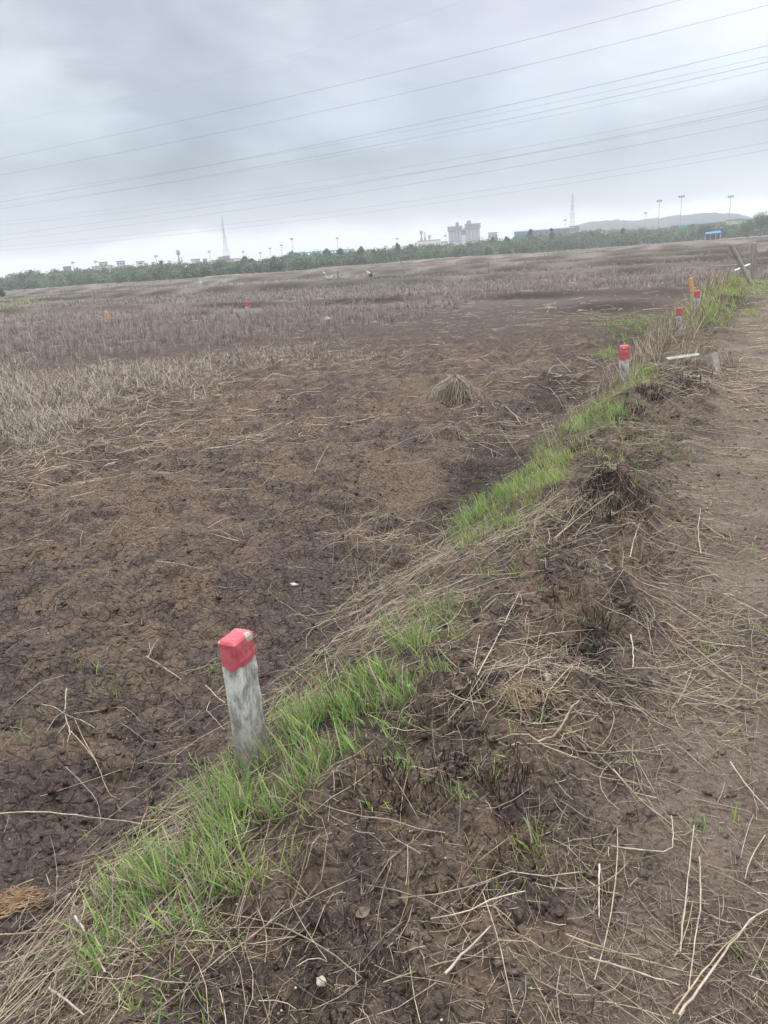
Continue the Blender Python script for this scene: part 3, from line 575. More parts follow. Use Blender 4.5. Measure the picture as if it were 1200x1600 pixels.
ST = [
 ([[(106, 1083), (103, 1105), (104, 1130), (112, 1150), (107, 1168)], [(68, 1108), (88, 1112), (103, 1124), (127, 1132)], [(104, 1118), (88, 1128), (75, 1150)], [(112, 1150), (135, 1175), (152, 1198)], [(107, 1135), (92, 1155)], [(127, 1132), (150, 1145)]], .0055, PALE, 'bleached forked branch with side twigs on dark soil left of the post', 'dead_branch'),
 ([[(118, 1130), (135, 1170), (155, 1200), (165, 1235), (190, 1275)]], .0034, YEL, 'thin yellow stalk running down from the forked branch'),
 ([[(0, 1280), (60, 1277), (140, 1284), (225, 1297)]], .0052, PALE, 'thick pale stalk lying at the left edge below the forked branch'),
 ([[(65, 1252), (180, 1215), (305, 1170)]], .003, YEL, 'long straight yellow stalk on dark soil pointing at the post base'),
 ([[(104, 1206), (150, 1250), (158, 1275), (160, 1303)]], .0034, GREY, 'bent grey stalk crossing the thick pale stalk'),
 ([[(230, 1032), (258, 1050), (285, 1070)], [(233, 1033), (240, 1018), (248, 1005)], [(237, 1028), (234, 1010)]], .0052, PALE, 'short pale stick with two upturned twigs left of the post', 'dead_branch'),
 ([[(290, 1060), (318, 1047), (350, 1043), (352, 1038)], [(310, 1060), (335, 1050)]], .003, GREY, 'thin arched twig touching the post below its red top'),
 ([[(322, 1078), (338, 1094), (353, 1106)]], .0055, PALE, 'stout short stick lying against the post'),
 ([[(350, 1078), (320, 1113), (335, 1128), (350, 1146)]], .0034, PALE, 'V shaped twig beside the post'),
 ([[(118, 1122), (155, 1118), (193, 1110), (208, 1120), (221, 1135)]], .0034, YEL, 'yellow stalk with a kinked end right of the forked branch'),
 ([[(190, 1137), (212, 1152), (232, 1168), (268, 1165), (305, 1156)], [(226, 1166), (214, 1190), (200, 1232)]], .003, GREY, 'forked thin stalk halfway between branch and post'),
 ([[(245, 882), (280, 886), (318, 895)]], .0045, PALE, 'lone pale stick on the dark field behind the post'),
 ([[(325, 830), (350, 815), (362, 812)], [(333, 832), (350, 836), (366, 850)], [(358, 832), (374, 820), (382, 845)], [(352, 838), (384, 851)]], .0045, PALE, 'tangle of pale twigs in the middle of the near field', 'dead_branch'),
 ([[(110, 830), (124, 832), (137, 838)], [(130, 836), (127, 845), (127, 858)]], .0045, PALE, 'small forked twig far left on the field', 'dead_branch'),
 ([[(492, 742), (500, 722), (516, 695)]], .0045, PALE, 'upright thin stick standing in the middle field'),
 ([[(865, 592), (900, 589), (928, 581)], [(855, 590), (862, 575), (880, 572), (905, 578)], [(900, 560), (925, 568), (945, 578)], [(870, 562), (893, 585)]], .014, PALE, 'heap of bleached branches in front of the round topped post', 'dead_branch'),
 ([[(790, 640), (805, 652), (815, 668)], [(800, 648), (825, 665), (835, 668)], [(860, 610), (872, 625), (880, 640)], [(870, 612), (895, 606), (910, 620)]], .009, PALE, 'loose pale branches at the toe of the bund beyond the ditch', 'dead_branch'),
 ([[(728, 688), (755, 700), (787, 716)], [(767, 706), (770, 718)], [(740, 704), (738, 720)]], .007, PALE, 'pale forked stick in the dark hollow', 'dead_branch'),
 ([[(780, 670), (800, 700), (822, 735)]], .005, GREY, 'thin grey stalk sloping across the dark hollow'),
 ([[(600, 708), (640, 688), (665, 682)]], .005, PALE, 'upper of two thin pale stalks on the tan earth patch'),
 ([[(600, 730), (640, 729), (670, 722)]], .005, PALE, 'lower of two thin pale stalks on the tan earth patch'),
 ([[(700, 605), (720, 615), (752, 632)]], .008, PALE, 'pale stick right of the hay clump'),
 ([[(640, 640), (690, 632), (712, 618)], [(680, 635), (660, 648)]], .007, GREY, 'crooked grey stick before the hay clump'),
 ([[(330, 770), (360, 767), (395, 768)]], .005, PALE, 'short stalk on the field above the tangle of twigs'),
 ([[(40, 850), (80, 832), (110, 805)]], .0045, GREY, 'thin stalk at far left of the near field'),
 ([[(120, 1443), (140, 1478), (155, 1510), (168, 1532)]], .0062, (.44, .39, .32), 'thick white stick among the lower left grass'),
 ([[(80, 1556), (105, 1575), (135, 1600)]], .0062, PALE, 'stout pale stick at the bottom left corner'),
 ([[(0, 1552), (70, 1534), (140, 1515), (200, 1500)]], .004, PALE, 'long pale stalk reaching in from the lower left edge'),
 ([[(0, 1470), (45, 1469), (92, 1466)]], .0036, YEL, 'short flat yellow stalk at the left edge below'),
 ([[(30, 1470), (90, 1450), (130, 1440), (172, 1427)]], .0034, YEL, 'yellow stalk rising toward the lower grass'),
 ([[(225, 1292), (270, 1287), (312, 1270)]], .0036, YEL, 'curved yellow stalk in the grass below the post'),
 ([[(222, 1398), (250, 1430), (280, 1468)]], .003, GREY, 'grey stalk hanging over the lower grass'),
 ([[(1060, 1600), (1100, 1545), (1140, 1490), (1180, 1440), (1215, 1428)]], .0052, PALE, 'thick pale stalk at the lower right corner of the path'),
 ([[(1050, 1598), (1085, 1545), (1130, 1490), (1178, 1447)]], .004, YEL, 'yellow stalk lying beside the thick one at lower right'),
 ([[(1062, 1500), (1070, 1420), (1078, 1350), (1084, 1300)]], .0038, PALE, 'straight stalk down the path at lower right'),
 ([[(1092, 1350), (1095, 1420), (1085, 1480), (1075, 1560)]], .0038, PALE, 'bent long stalk on the lower right path'),
 ([[(884, 1472), (960, 1500), (1030, 1520), (1075, 1532)]], .0034, YEL, 'long yellow stalk across the bottom of the path'),
 ([[(920, 1509), (990, 1530), (1060, 1552)]], .0044, PALE, 'pale stalk parallel to the bottom of the path'),
 ([[(936, 1362), (935, 1400), (936, 1445)]], .0044, (.52, .46, .38), 'short whitish stalk on the path edge'),
 ([[(696, 1535), (730, 1498), (767, 1460)]], .0058, PALE, 'stout pale stick at bottom centre'),
 ([[(955, 1333), (1000, 1340), (1048, 1342), (1052, 1318), (1048, 1285)]], .004, PALE, 'hooked pale stalk on the path'),
 ([[(958, 1212), (1000, 1262), (1050, 1300)]], .004, YEL, 'yellow stalk crossing the right side litter'),
 ([[(1140, 1200), (1170, 1245), (1205, 1280)]], .0046, PALE, 'pale stalk at the right edge of the path'),
 ([[(735, 1078), (742, 1040), (750, 1000)]], .0042, PALE, 'short pale stalk on the bund crest right of the grass'),
 ([[(746, 1065), (780, 1000), (812, 932)]], .0046, PALE, 'long slanting pale stalk on the bund crest'),
 ([[(866, 848), (905, 815), (958, 776)]], .0056, (.36, .30, .24), 'long stick propped on the charred root mound', 'dead_branch'),
 ([[(868, 850), (885, 830), (918, 782)]], .005, YEL, 'yellow stalk leaning on the charred root mound'),
 ([[(984, 878), (990, 850), (999, 824)]], .0048, PALE, 'short pale stalk right of the charred root mound'),
 ([[(955, 812), (985, 795), (1000, 785)]], .005, GREY, 'grey stick across the charred root mound'),
 ([[(1095, 872), (1090, 840), (1094, 800)]], .0044, (.5, .44, .36), 'whitish stalk lying up the path'),
 ([[(945, 890), (1000, 930), (1060, 960), (1120, 1000)]], .0044, YEL, 'long yellow stalk across the middle of the path'),
 ([[(1040, 980), (1090, 1025), (1150, 1075), (1210, 1105)]], .0044, YEL, 'long yellow stalk farther right on the path'),
 ([[(720, 905), (790, 905), (850, 898)]], .005, YEL, 'flat yellow stalk bundle edge on the bund crest'),
 ([[(985, 1000), (990, 1030), (988, 1052)]], .005, (.5, .44, .36), 'short upright pale stalk on the path edge'),
 ([[(840, 1170), (870, 1160), (890, 1120), (905, 1105)], [(800, 1175), (840, 1172), (900, 1180)]], .007, (.34, .27, .2), 'curled dry leaf stalk on the burnt crest', 'dry_leaf_stalk'),
 ([[(470, 1160), (478, 1190), (492, 1225), (500, 1240)]], .003, (.2, .16, .12), 'dark bent stalk in the grass right of the post'),
 ([[(1000, 600), (1040, 625), (1090, 660)]], .006, GREY, 'grey stalk on the path near the tilted block'),
 ([[(1150, 590), (1180, 610), (1205, 622)]], .007, GREY, 'grey branch at the right edge of the path'),
]
for rec in ST:
    nm = rec[4] if len(rec) > 4 else 'dry_stalk'
    stalk(rec[0], rec[1]*.60, rec[2], rec[3], nm, 'branch' if nm == 'dead_branch' else 'stalk')

# ---- charred grass stumps
def char_clump(px, py, rad, hh, n, label, brown=.3):
    c = hit(px, py); a = rng.random(n)*2*np.pi; q = rad*np.sqrt(rng.random(n)); x = c[0]+q*np.cos(a); y = c[1]+q*np.sin(a); z = H(x, y)-.01
    K = 4; u = np.linspace(0, 1, K)[None]; ln = hh*(.2+.7*rng.random(n)**1.6); lx = .2*rng.standard_normal(n)+.3*np.cos(a)*q/rad; ly = .2*rng.standard_normal(n)+.3*np.sin(a)*q/rad
    Pt = np.stack([x[:, None]+lx[:, None]*ln[:, None]*u, y[:, None]+ly[:, None]*ln[:, None]*u, z[:, None]+ln[:, None]*u*.9], 2)
    col_ = pal(n, [(.03, .027, .027), (.05, .042, .038)], .2); b_ = rng.random(n) < brown; col_[b_] = pal(int(b_.sum()), [(.16, .10, .07), (.26, .18, .12), (.12, .075, .055)])
    V, Fa, T = tubes(Pt, (.0018+.0022*rng.random(n))[:, None]*np.linspace(1.1, .5, K)[None]*max(1, c[1]/5), col_)
    o = put('charred_stump', np_mesh('charred_stump', V-c, Fa, MCHAR, True, {'tint': T}), label=label, category='burnt stump', group='charred grass stumps on the bund'); o.location = c
CH = [(960, 790, .13, .13, 240, 'largest charred root stump, on the mound with sticks leaning on it', .6), (930, 775, .07, .09, 90, 'charred stump at the left shoulder of the root mound', .3), (995, 775, .06, .10, 80, 'charred stump with black spikes right of the root mound', .3),
      (590, 1235, .06, .09, 110, 'burnt brown stump below the grass band', .7), (650, 1245, .06, .08, 100, 'burnt brown stump in the middle of the lower crest', .7), (790, 1225, .05, .09, 120, 'burnt stump with upright brown stems right of the black ash', .7),
      (735, 1190, .09, .05, 110, 'low black ashy stump on the crest', .1), (700, 1195, .05, .07, 50, 'thin black spiky stump beside the ash', .1), (1020, 612, .10, .14, 90, 'black stump near the fallen concrete post', .1), (985, 640, .10, .10, 80, 'black stump in green grass below the fallen post', .1), (965, 655, .08, .08, 60, 'small black stump at the grass edge', .1),
      (875, 860, .05, .09, 60, 'thin black stump left of the yellow stalks', .2), (898, 885, .04, .07, 50, 'black stump below the root mound', .2), (880, 935, .06, .09, 80, 'reddish brown burnt stump on the crest', .7), (940, 970, .05, .13, 70, 'tall thin burnt stems standing on the crest', .8), (905, 700, .05, .10, 70, 'brown burnt stump beyond the root mound', .7),
      (330, 1375, .04, .10, 60, 'dark rotten stump in the lower left grass', .6), (800, 1330, .05, .08, 80, 'burnt fibrous stump at bottom centre', .8), (1080, 600, .1, .12, 80, 'burnt stump below the tilted concrete block', .5), (975, 690, .06, .1, 70, 'burnt stump between root mound and fallen post', .5), (700, 1420, .05, .06, 60, 'low brown burnt stump near the bottom', .7), (1070, 905, .04, .05, 30, 'small burnt stump at the path edge', .5)]
for c in CH: char_clump(c[0], c[1], c[2]*1.5, c[3]*.8, int(c[4]*1.5), *c[5:])
# ---- hay clump standing in the field
def hay(px, py, n, rad, hh, label):
    c = hit(px, py); a = rng.random(n)*2*np.pi; K = 6; u = np.linspace(0, 1, K)[None]
    r1 = rad*(.35+.75*rng.random(n))[:, None]; top = hh*(.6+.4*rng.random(n))[:, None]
    rr = .15*rad+r1*(u**.95)*(1+.25*rng.standard_normal((n, 1))*u); zz_ = top*(1-u**(2.2+1.8*rng.random((n, 1))))+.02*(1-u); tw = a[:, None]+.5*rng.standard_normal((n, 1))*u
    Pt = np.stack([rr*np.cos(tw), rr*np.sin(tw), zz_], 2)
    Pt[..., 2] += (H((Pt[..., 0]+c[0]).ravel(), (Pt[..., 1]+c[1]).ravel()).reshape(n, K)-c[2])*.8
    V, Fa, T = tubes(Pt, np.full((n, K), .0032), pal(n, DRYT+STRAW, .12))
    o = put('hay_clump', np_mesh('hay_clump', V, Fa, MSTRAW, True, {'tint': T}), label=label, category='hay'); o.location = c
hay(712, 622, 420, .30, .27, 'drooping tuft of dry hay standing alone on the bare field')
# fibrous straw nest
c = hit(815, 1092); n = 190; a = rng.random(n)*2*np.pi; q = .028*np.abs(rng.standard_normal(n))*(1.6+np.sin(a*2+1)+.6*np.sin(a*3))
V, Fa, T = lying(np.stack([c[0]+q*np.cos(a), c[1]+q*np.sin(a)], 1), rng.random(n)*6.28, .04+.08*rng.random(n), .0008+.0008*rng.random(n), pal(n, [(.40, .31, .19), (.30, .22, .14), (.5, .41, .28), (.2, .15, .1)]), K=4, bend=1.0, lift=.006, rise=.035)
o = put('straw_nest', np_mesh('straw_nest', V-c, Fa, MSTRAW, True, {'tint': T}), label='small nest of golden straw on the burnt crest', category='straw clump'); o.location = c
c = hit(20, 1410); n = 160; a = rng.random(n)*2*np.pi; q = .05*np.sqrt(rng.random(n))
V, Fa, T = lying(np.stack([c[0]+q*np.cos(a)*1.4, c[1]+q*np.sin(a)], 1), .3*rng.standard_normal(n), .04+.08*rng.random(n), .0008+.0008*rng.random(n), pal(n, [(.4, .28, .16), (.34, .24, .15)]), K=4, bend=1.0, lift=.006, rise=.03)
o = put('straw_clump', np_mesh('straw_clump', V-c, Fa, MSTRAW, True, {'tint': T}), label='golden straw wisp on dark soil at the left edge', category='straw clump'); o.location = c
# ================================================================== builders for solid things
class MB:
    def __init__(s): s.v = []; s.f = []
    def box(s, x0, x1, y0, y1, z0, z1, M=None):
        o = len(s.v); P_ = [(x, y, z) for z in (z0, z1) for y in (y0, y1) for x in (x0, x1)]
        if M is not None: P_ = [tuple(M @ Vector(p)) for p in P_]
        s.v += P_; s.f += [tuple(o+i for i in q) for q in ((0, 2, 3, 1), (4, 5, 7, 6), (0, 1, 5, 4), (1, 3, 7, 5), (3, 2, 6, 7), (2, 0, 4, 6))]; return s
    def prism(s, poly, z0, z1):
        o = len(s.v); n = len(poly); s.v += [(x, y, z0) for x, y in poly]+[(x, y, z1) for x, y in poly]
        s.f += [tuple(o+i for i in range(n))[::-1], tuple(o+n+i for i in range(n))]+[(o+i, o+(i+1) % n, o+n+(i+1) % n, o+n+i) for i in range(n)]; return s
    def bar(s, a, b, r, r2=None, n=6):
        a = Vector(a); b = Vector(b); r2 = r if r2 is None else r2; d = (b-a).normalized(); t = d.cross(Vector((0, 0, 1)) if abs(d.z) < .9 else Vector((1, 0, 0))).normalized(); u = d.cross(t)
        o = len(s.v)
        for p, q in ((a, r), (b, r2)):
            for i in range(n):
                an = 2*math.pi*i/n+math.pi/4; s.v.append(tuple(p+q*(math.cos(an)*t+math.sin(an)*u)))
        s.f += [tuple(o+i for i in range(n))[::-1], tuple(o+n+i for i in range(n))]+[(o+i, o+(i+1) % n, o+n+(i+1) % n, o+n+i) for i in range(n)]; return s
    def lathe(s, prof, n=16, cx=0, cy=0):
        o = len(s.v)
        for r, z in prof:
            for i in range(n): s.v.append((cx+r*math.cos(2*math.pi*i/n), cy+r*math.sin(2*math.pi*i/n), z))
        for k in range(len(prof)-1):
            for i in range(n): s.f.append((o+k*n+i, o+k*n+(i+1) % n, o+(k+1)*n+(i+1) % n, o+(k+1)*n+i))
        s.f.append(tuple(o+(len(prof)-1)*n+i for i in range(n))); s.f.append(tuple(o+i for i in range(n))[::-1]); return s
    def build(s, name, mat, parent=None, smooth=False, **props):
        me = bpy.data.meshes.new(name); me.from_pydata(s.v, [], s.f); me.materials.append(mat); me.update()
        for p in me.polygons: p.use_smooth = smooth
        return put(name, me, parent, **props)
def thing(name, loc, rz, label, cat, group=None):
    o = bpy.data.objects.new(name, None); C.objects.link(o); o.location = tuple(loc); o.rotation_euler = (0, 0, rz); o.empty_display_size = .1
    o['label'] = label; o['category'] = cat
    if group: o['group'] = group
    return o
def paint(name, c1, c2, scale=3., rough=.85, streak=1., det=4.):
    m, t, b = new_mat(name); tcn = N(t, 'ShaderNodeTexCoord'); mp_ = N(t, 'ShaderNodeMapping'); mp_.inputs['Scale'].default_value = (1, 1, streak); t.links.new(tcn.outputs['Object'], mp_.inputs[0])
    n = N(t, 'ShaderNodeTexNoise', i_Scale=scale, i_Detail=det, i_Roughness=.65); t.links.new(mp_.outputs[0], n.inputs[0])
    r = ramp(t, [(.32, c1), (.68, c2)]); t.links.new(n.outputs[0], r.inputs[0]); t.links.new(r.outputs[0], b.inputs['Base Color']); b.inputs['Roughness'].default_value = rough
    return m
# weathered concrete of the marker posts
def concrete():
    m, t, b = new_mat('weathered_concrete'); L = t.links.new; tcn = N(t, 'ShaderNodeTexCoord'); O = tcn.outputs['Object']
    mp_ = N(t, 'ShaderNodeMapping'); mp_.inputs['Scale'].default_value = (1, 1, .28); L(O, mp_.inputs[0])
    st = N(t, 'ShaderNodeTexNoise', i_Scale=42., i_Detail=6., i_Roughness=.7); L(mp_.outputs[0], st.inputs[0])
    bl = N(t, 'ShaderNodeTexNoise', i_Scale=13., i_Detail=5., i_Roughness=.65, i_Distortion=.5); L(O, bl.inputs[0])
    gr = N(t, 'ShaderNodeTexNoise', i_Scale=260., i_Detail=3.); L(O, gr.inputs[0])
    c = ramp(t, [(.38, (.22, .21, .19)), (.47, (.42, .41, .375)), (.56, (.70, .69, .65))]); L(math_(t, 'ADD', math_(t, 'MULTIPLY', st.outputs[0], .6), math_(t, 'MULTIPLY', bl.outputs[0], .42)), c.inputs[0])
    g2 = ramp(t, [(.3, (.8, .8, .8)), (.7, (1.15, 1.15, 1.15))]); L(gr.outputs[0], g2.inputs[0]); cc = mixc(t, 1., c.outputs[0], g2.outputs[0], 'MULTIPLY')
    # mud splashed on the foot
    sp = N(t, 'ShaderNodeSeparateXYZ'); L(O, sp.inputs[0])
    mf = N(t, 'ShaderNodeMapRange'); mf.inputs[1].default_value = .34; mf.inputs[2].default_value = .0; L(math_(t, 'ADD', sp.outputs[2], math_(t, 'MULTIPLY', math_(t, 'SUBTRACT', bl.outputs[0], .5), .25)), mf.inputs[0])
    cc = mixc(t, math_(t, 'MULTIPLY', mf.outputs[0], .8), cc, (.20, .165, .12))
    L(cc, b.inputs['Base Color']); bp = N(t, 'ShaderNodeBump', i_Strength=.5, i_Distance=.004); L(math_(t, 'ADD', gr.outputs[0], math_(t, 'MULTIPLY', st.outputs[0], 1.5)), bp.inputs['Height']); L(bp.outputs[0], b.inputs['Normal'])
    return m
MCON = concrete()
def redpaint(chips):
    m, t, b = new_mat('red_paint'); L = t.links.new; tcn = N(t, 'ShaderNodeTexCoord'); O = tcn.outputs['Object']
    n = N(t, 'ShaderNodeTexNoise', i_Scale=22., i_Detail=5., i_Roughness=.6); L(O, n.inputs[0])
    r = ramp(t, [(.32, (.44, .06, .08)), (.5, (.56, .10, .125)), (.68, (.64, .18, .20))]); L(n.outputs[0], r.inputs[0]); c = r.outputs[0]
    f = N(t, 'ShaderNodeTexNoise', i_Scale=70., i_Detail=4.); L(O, f.inputs[0])
    fr = N(t, 'ShaderNodeMapRange'); fr.inputs[1].default_value = .66; fr.inputs[2].default_value = .70; L(f.outputs[0], fr.inputs[0]); c = mixc(t, fr.outputs[0], c, (.42, .3, .28))
    for (p, rad) in chips:
        d = N(t, 'ShaderNodeVectorMath', operation='DISTANCE'); L(O, d.inputs[0]); d.inputs[1].default_value = p
        q = N(t, 'ShaderNodeMapRange'); q.inputs[1].default_value = rad*1.05; q.inputs[2].default_value = rad*.9; L(math_(t, 'ADD', d.outputs['Value'], math_(t, 'MULTIPLY', math_(t, 'SUBTRACT', f.outputs[0], .5), rad*1.6)), q.inputs[0])
        c = mixc(t, q.outputs[0], c, (.46, .44, .40))
    mp_ = N(t, 'ShaderNodeMapping'); mp_.inputs['Scale'].default_value = (1, 1, .22); L(O, mp_.inputs[0]); dn = N(t, 'ShaderNodeTexNoise', i_Scale=60., i_Detail=5., i_Roughness=.7); L(mp_.outputs[0], dn.inputs[0])
    dr = N(t, 'ShaderNodeMapRange'); dr.inputs[1].default_value = .50; dr.inputs[2].default_value = .75; L(dn.outputs[0], dr.inputs[0]); c = mixc(t, math_(t, 'MULTIPLY', dr.outputs[0], .6), c, (.30, .17, .15))
    L(c, b.inputs['Base Color']); b.inputs['Roughness'].default_value = .75; b.inputs['Specular IOR Level'].default_value = .35
    bp = N(t, 'ShaderNodeBump', i_Strength=.35, i_Distance=.003); L(n.outputs[0], bp.inputs['Height']); L(bp.outputs[0], b.inputs['Normal'])
    return m
def block(name, mat, parent, w_, d_, z0, z1, seed=0, chamf=.005, wob=.0009, round_top=False, slope=None, nz=14, grow=0.0, lean=(0, 0), location=None):
    "rectangular cast block with soft arrises and slightly uneven faces"
    bm = bmesh.new(); w2 = w_/2+grow; d2 = d_/2+grow; c = chamf
    ring = [(-w2+c, -d2), (-w2/3, -d2), (w2/3, -d2), (w2-c, -d2), (w2, -d2+c), (w2, -d2/3), (w2, d2/3), (w2, d2-c), (w2-c, d2), (w2/3, d2), (-w2/3, d2), (-w2+c, d2), (-w2, d2-c), (-w2, d2/3), (-w2, -d2/3), (-w2, -d2+c)]
    zs = list(np.linspace(z0, z1-c, nz)); sc_ = [1.]*nz
    if round_top:
        hgt = d2*.8; zs = list(np.linspace(z0, z1-hgt, nz)); sc_ = [1.]*nz
        for a in np.linspace(12, 84, 7): zs.append(z1-hgt+hgt*math.sin(math.radians(a))); sc_.append(math.cos(math.radians(a))**.55)
    else: zs.append(z1); sc_.append(1-2*c/max(w_, d_))
    rings = []
    for k, (z, q) in enumerate(zip(zs, sc_)):
        rr = []
        for i, (x, y) in enumerate(ring):
            e = np.array([x*37+seed, z*23+i*.7+seed]); dn = wob*math.sin(e[0]*1.7+e[1]*2.3+seed)+wob*.8*math.sin(e[1]*5.1+i*2.9)
            zz2 = z
            if slope and k == 0: zz2 = z+slope*(y/d2)+.007*math.sin(i*1.7+seed)+.004*math.sin(i*4.3+2*seed)
            qx = 1.0 if (round_top and abs(x) >= 0 and k >= nz) else q
            rr.append(bm.verts.new((x*(q if not round_top else (1-(1-q)*.35))+dn, y*q+dn*.7, zz2)))
        rings.append(rr)
    for k in range(len(rings)-1):
        for i in range(16): bm.faces.new((rings[k][i], rings[k][(i+1) % 16], rings[k+1][(i+1) % 16], rings[k+1][i]))
    bm.faces.new(rings[-1]); bm.faces.new(rings[0][::-1])
    bmesh.ops.recalc_face_normals(bm, faces=bm.faces)
    me = bpy.data.meshes.new(name); bm.to_mesh(me); bm.free(); me.materials.append(mat)
    o = put(name, me, parent)
    return o
HEAD = -TH
def marker(px, py, top_py, w_, d_, label, redh=.084, rt=False, chips=(), lean=(0, 0), seed=0, rz=0., top_px=None):
    c = hit(px, py); z1 = topz(px if top_px is None else top_px, top_py, c)-c[2]
    t = thing('marker_post', c, HEAD+rz, label, 'marker post', 'red topped concrete marker posts')
    t.rotation_euler = (lean[0], lean[1], HEAD+rz)
    block('shaft', MCON, t, w_, d_, -.25, z1-redh*.6 if not rt else z1-redh*.7, seed, nz=20)
    block('painted_top', redpaint(chips), t, w_, d_, z1-redh, z1, seed, grow=.0022, slope=.004, round_top=rt, nz=6, chamf=.008)
    return c, z1
zt1g = topz(397, 988, hit(397, 1196))-hit(397, 1194)[2]
c1, zt1 = marker(397, 1196, 988, .070, .110, 'nearest square concrete post with red painted flat top, at the foot of the green bund', .096, False, [((.036, .024, zt1g-.004), .016), ((.036, .036, zt1g-.012), .012), ((-.034, -.052, zt1g), .007), ((.0, .055, zt1g), .007)], (.0, -.0), 1)
marker(974, 604, 539, .10, .11, 'second concrete post, with rounded red top, at the toe of the bund', .16, True, [((-.04, -.05, .5), .02), ((.03, -.05, .42), .012), ((.0, -.06, .46), .01)], (0, 0), 3)
marker(1060, 519, 481, .085, .10, 'third concrete post with flat red top, half hidden by tall dry grass', .13, False, [], (0, 0), 5)
marker(1089, 490, 454, .10, .11, 'concrete post with red top standing right before the orange stake', .13, False, [], (0, -.05), 7)
marker(387, 490, 471, .13, .14, 'far red topped concrete post alone beyond the field on the left', .22, False, [], (0, 0), 9)
# orange stakes
MORG = paint('orange_paint', (.62, .30, .12), (.74, .42, .22), 9.); MGREYW = paint('grey_timber', (.24, .21, .18), (.42, .38, .33), 7., streak=.2); MWHITE = paint('chalky_white', (.6, .6, .58), (.75, .75, .72), 5.)
def stake(px, py, tpx, tpy, r, label, mat, cat='stake', name='orange_stake', foot=None, group=None):
    c = hit(px, py); z1 = topz(tpx, tpy, c)-c[2]; dd = ray(tpx, tpy); Dh = np.hypot(c[0], c[1]); hd = np.hypot(dd[0], dd[1]); tx = dd[0]/hd*Dh-c[0]; ty = dd[1]/hd*Dh-c[1]
    t = thing(name, c, 0, label, cat, group)
    prof = [(0, 0, -.2), (0, 0, 0), (tx*.5, ty*.5, z1*.5), (tx, ty, z1)]
    b1_ = MB(); k = .42 if foot else -0.0
    if foot: MB().bar((0, 0, -.2), (tx*k, ty*k, z1*k), r*.96, r*.93, 8).build('foot', foot, t); b1_.bar((tx*k, ty*k, z1*k), (tx*.97, ty*.97, z1*.97), r, r*.95, 8).bar((tx*.97, ty*.97, z1*.97), (tx, ty, z1), r*.95, r*.6, 8); b1_.build('painted_top', mat, t)
    else:
        b1_.bar((0, 0, -.2), (tx*.97, ty*.97, z1*.97), r, r*.9, 8).bar((tx*.97, ty*.97, z1*.97), (tx, ty, z1), r*.9, r*.55, 8); b1_.build('shaft', mat, t)
    return t
stake(1085, 478, 1079, 434, .05, 'bright orange stake leaning just behind a red topped post', MORG, foot=MCON)
stake(169, 506, 166, 487, .075, 'faded orange stake alone at the far left of the field', MORG, foot=MCON)
FS = [(266, 446, 266, 432, .07, 'pale upright stake at the left, tallest before the tree line'), (161, 462, 160, 449, .07, 'thin grey stake far left, nearer of a pair'), (169, 454, 168, 442, .07, 'thin grey stake far left, farther of a pair'), (144, 464, 143, 456, .07, 'short grey stake at far left, left of the pair'),
      (530, 444, 527, 422, .075, 'tall pale stake in the middle distance beside the white birds'), (367, 449, 365, 437, .07, 'leaning grey stake between the left and middle field'), (628, 417, 627, 408, .09, 'small pale stake before the trees at centre'), (819, 420, 821, 403, .09, 'stout pale stake right of centre in the stubble'),
      (579, 449, 577, 440, .05, 'short pale peg below the birds'), (322, 447, 321, 441, .08, 'small grey peg by the white cloth'), (763, 436, 763, 408, .05, 'thin tall grey stake in the centre stubble'), (715, 418, 714, 409, .08, 'small pale stake beyond the yellow strip')]
for px, py, tx, ty, r, lb in FS: stake(px, py, tx, ty, r, lb, MGREYW, 'stake', 'wooden_stake', None, 'pale stakes standing out in the field')
stake(1178, 440, 1178, 378, .10, 'grey upright post behind the leaning concrete pole', MGREYW, 'post', 'grey_post')
# leaning pole
stake(1181, 446, 1141, 381, .075, 'long weathered concrete pole leaning left at the far end of the bund', MGREYW, 'pole', 'leaning_pole')
def lyingblock(p, q, w_, h_, mat, name, label, cat, lift=0., roll=0.):
    p = np.array(p); q = np.array(q); ln = np.linalg.norm(q-p); d = Vector(q-p).normalized()
    t = thing(name, p+[0, 0, lift], 0, label, cat); t.rotation_euler = (d.to_track_quat('Z', 'Y') @ Matrix.Rotation(roll, 3, 'Z').to_quaternion()).to_euler()
    block('shaft', mat, t, w_, h_, 0, ln, 4, nz=16); return t
MSLAB = paint('pale_concrete', (.24, .22, .19), (.44, .42, .37), 14.)
pa = hit(1041, 572); pb = hit(1092, 560); pa[2] += .05; pb[2] = pa[2]+.02
lyingblock(pa, pb, .09, .10, MSLAB, 'fallen_post', 'broken concrete post lying flat across the bund', 'fallen post', roll=.2)
pc_ = hit(1119, 580); tp = pc_.copy(); tp[0] -= .03; tp[1] += .10; tp[2] += .20; pc_[2] -= .05
lyingblock(pc_, tp, .12, .09, MSLAB, 'concrete_stub', 'tilted stub of concrete beside the footpath, right of the fallen post', 'concrete stub', roll=math.pi/2)
pa = hit(1147, 427); pb = pa+np.array([1.05, .6, .25]); lyingblock(pa, pb, .14, .05, MWHITE, 'white_board', 'short white board lying behind the leaning pole', 'board', lift=.12)
pa = hit(1110, 425); pa[2] += .3; pb = hit(1160, 423); pb[2] += .3
t_ = thing('rail', pa, 0, 'thin horizontal grey rail left of the leaning pole', 'rail'); dv = pb-pa; MB().bar((0, 0, 0), tuple(dv), .035).build('bar', MGREYW, t_); MB().bar((0, 0, 0), (0, 0, -.5), .03).build('support', MGREYW, t_); MB().bar(tuple(dv*.9), tuple(dv*.9-np.array([0, 0, .5])), .03).build('support', MGREYW, t_)

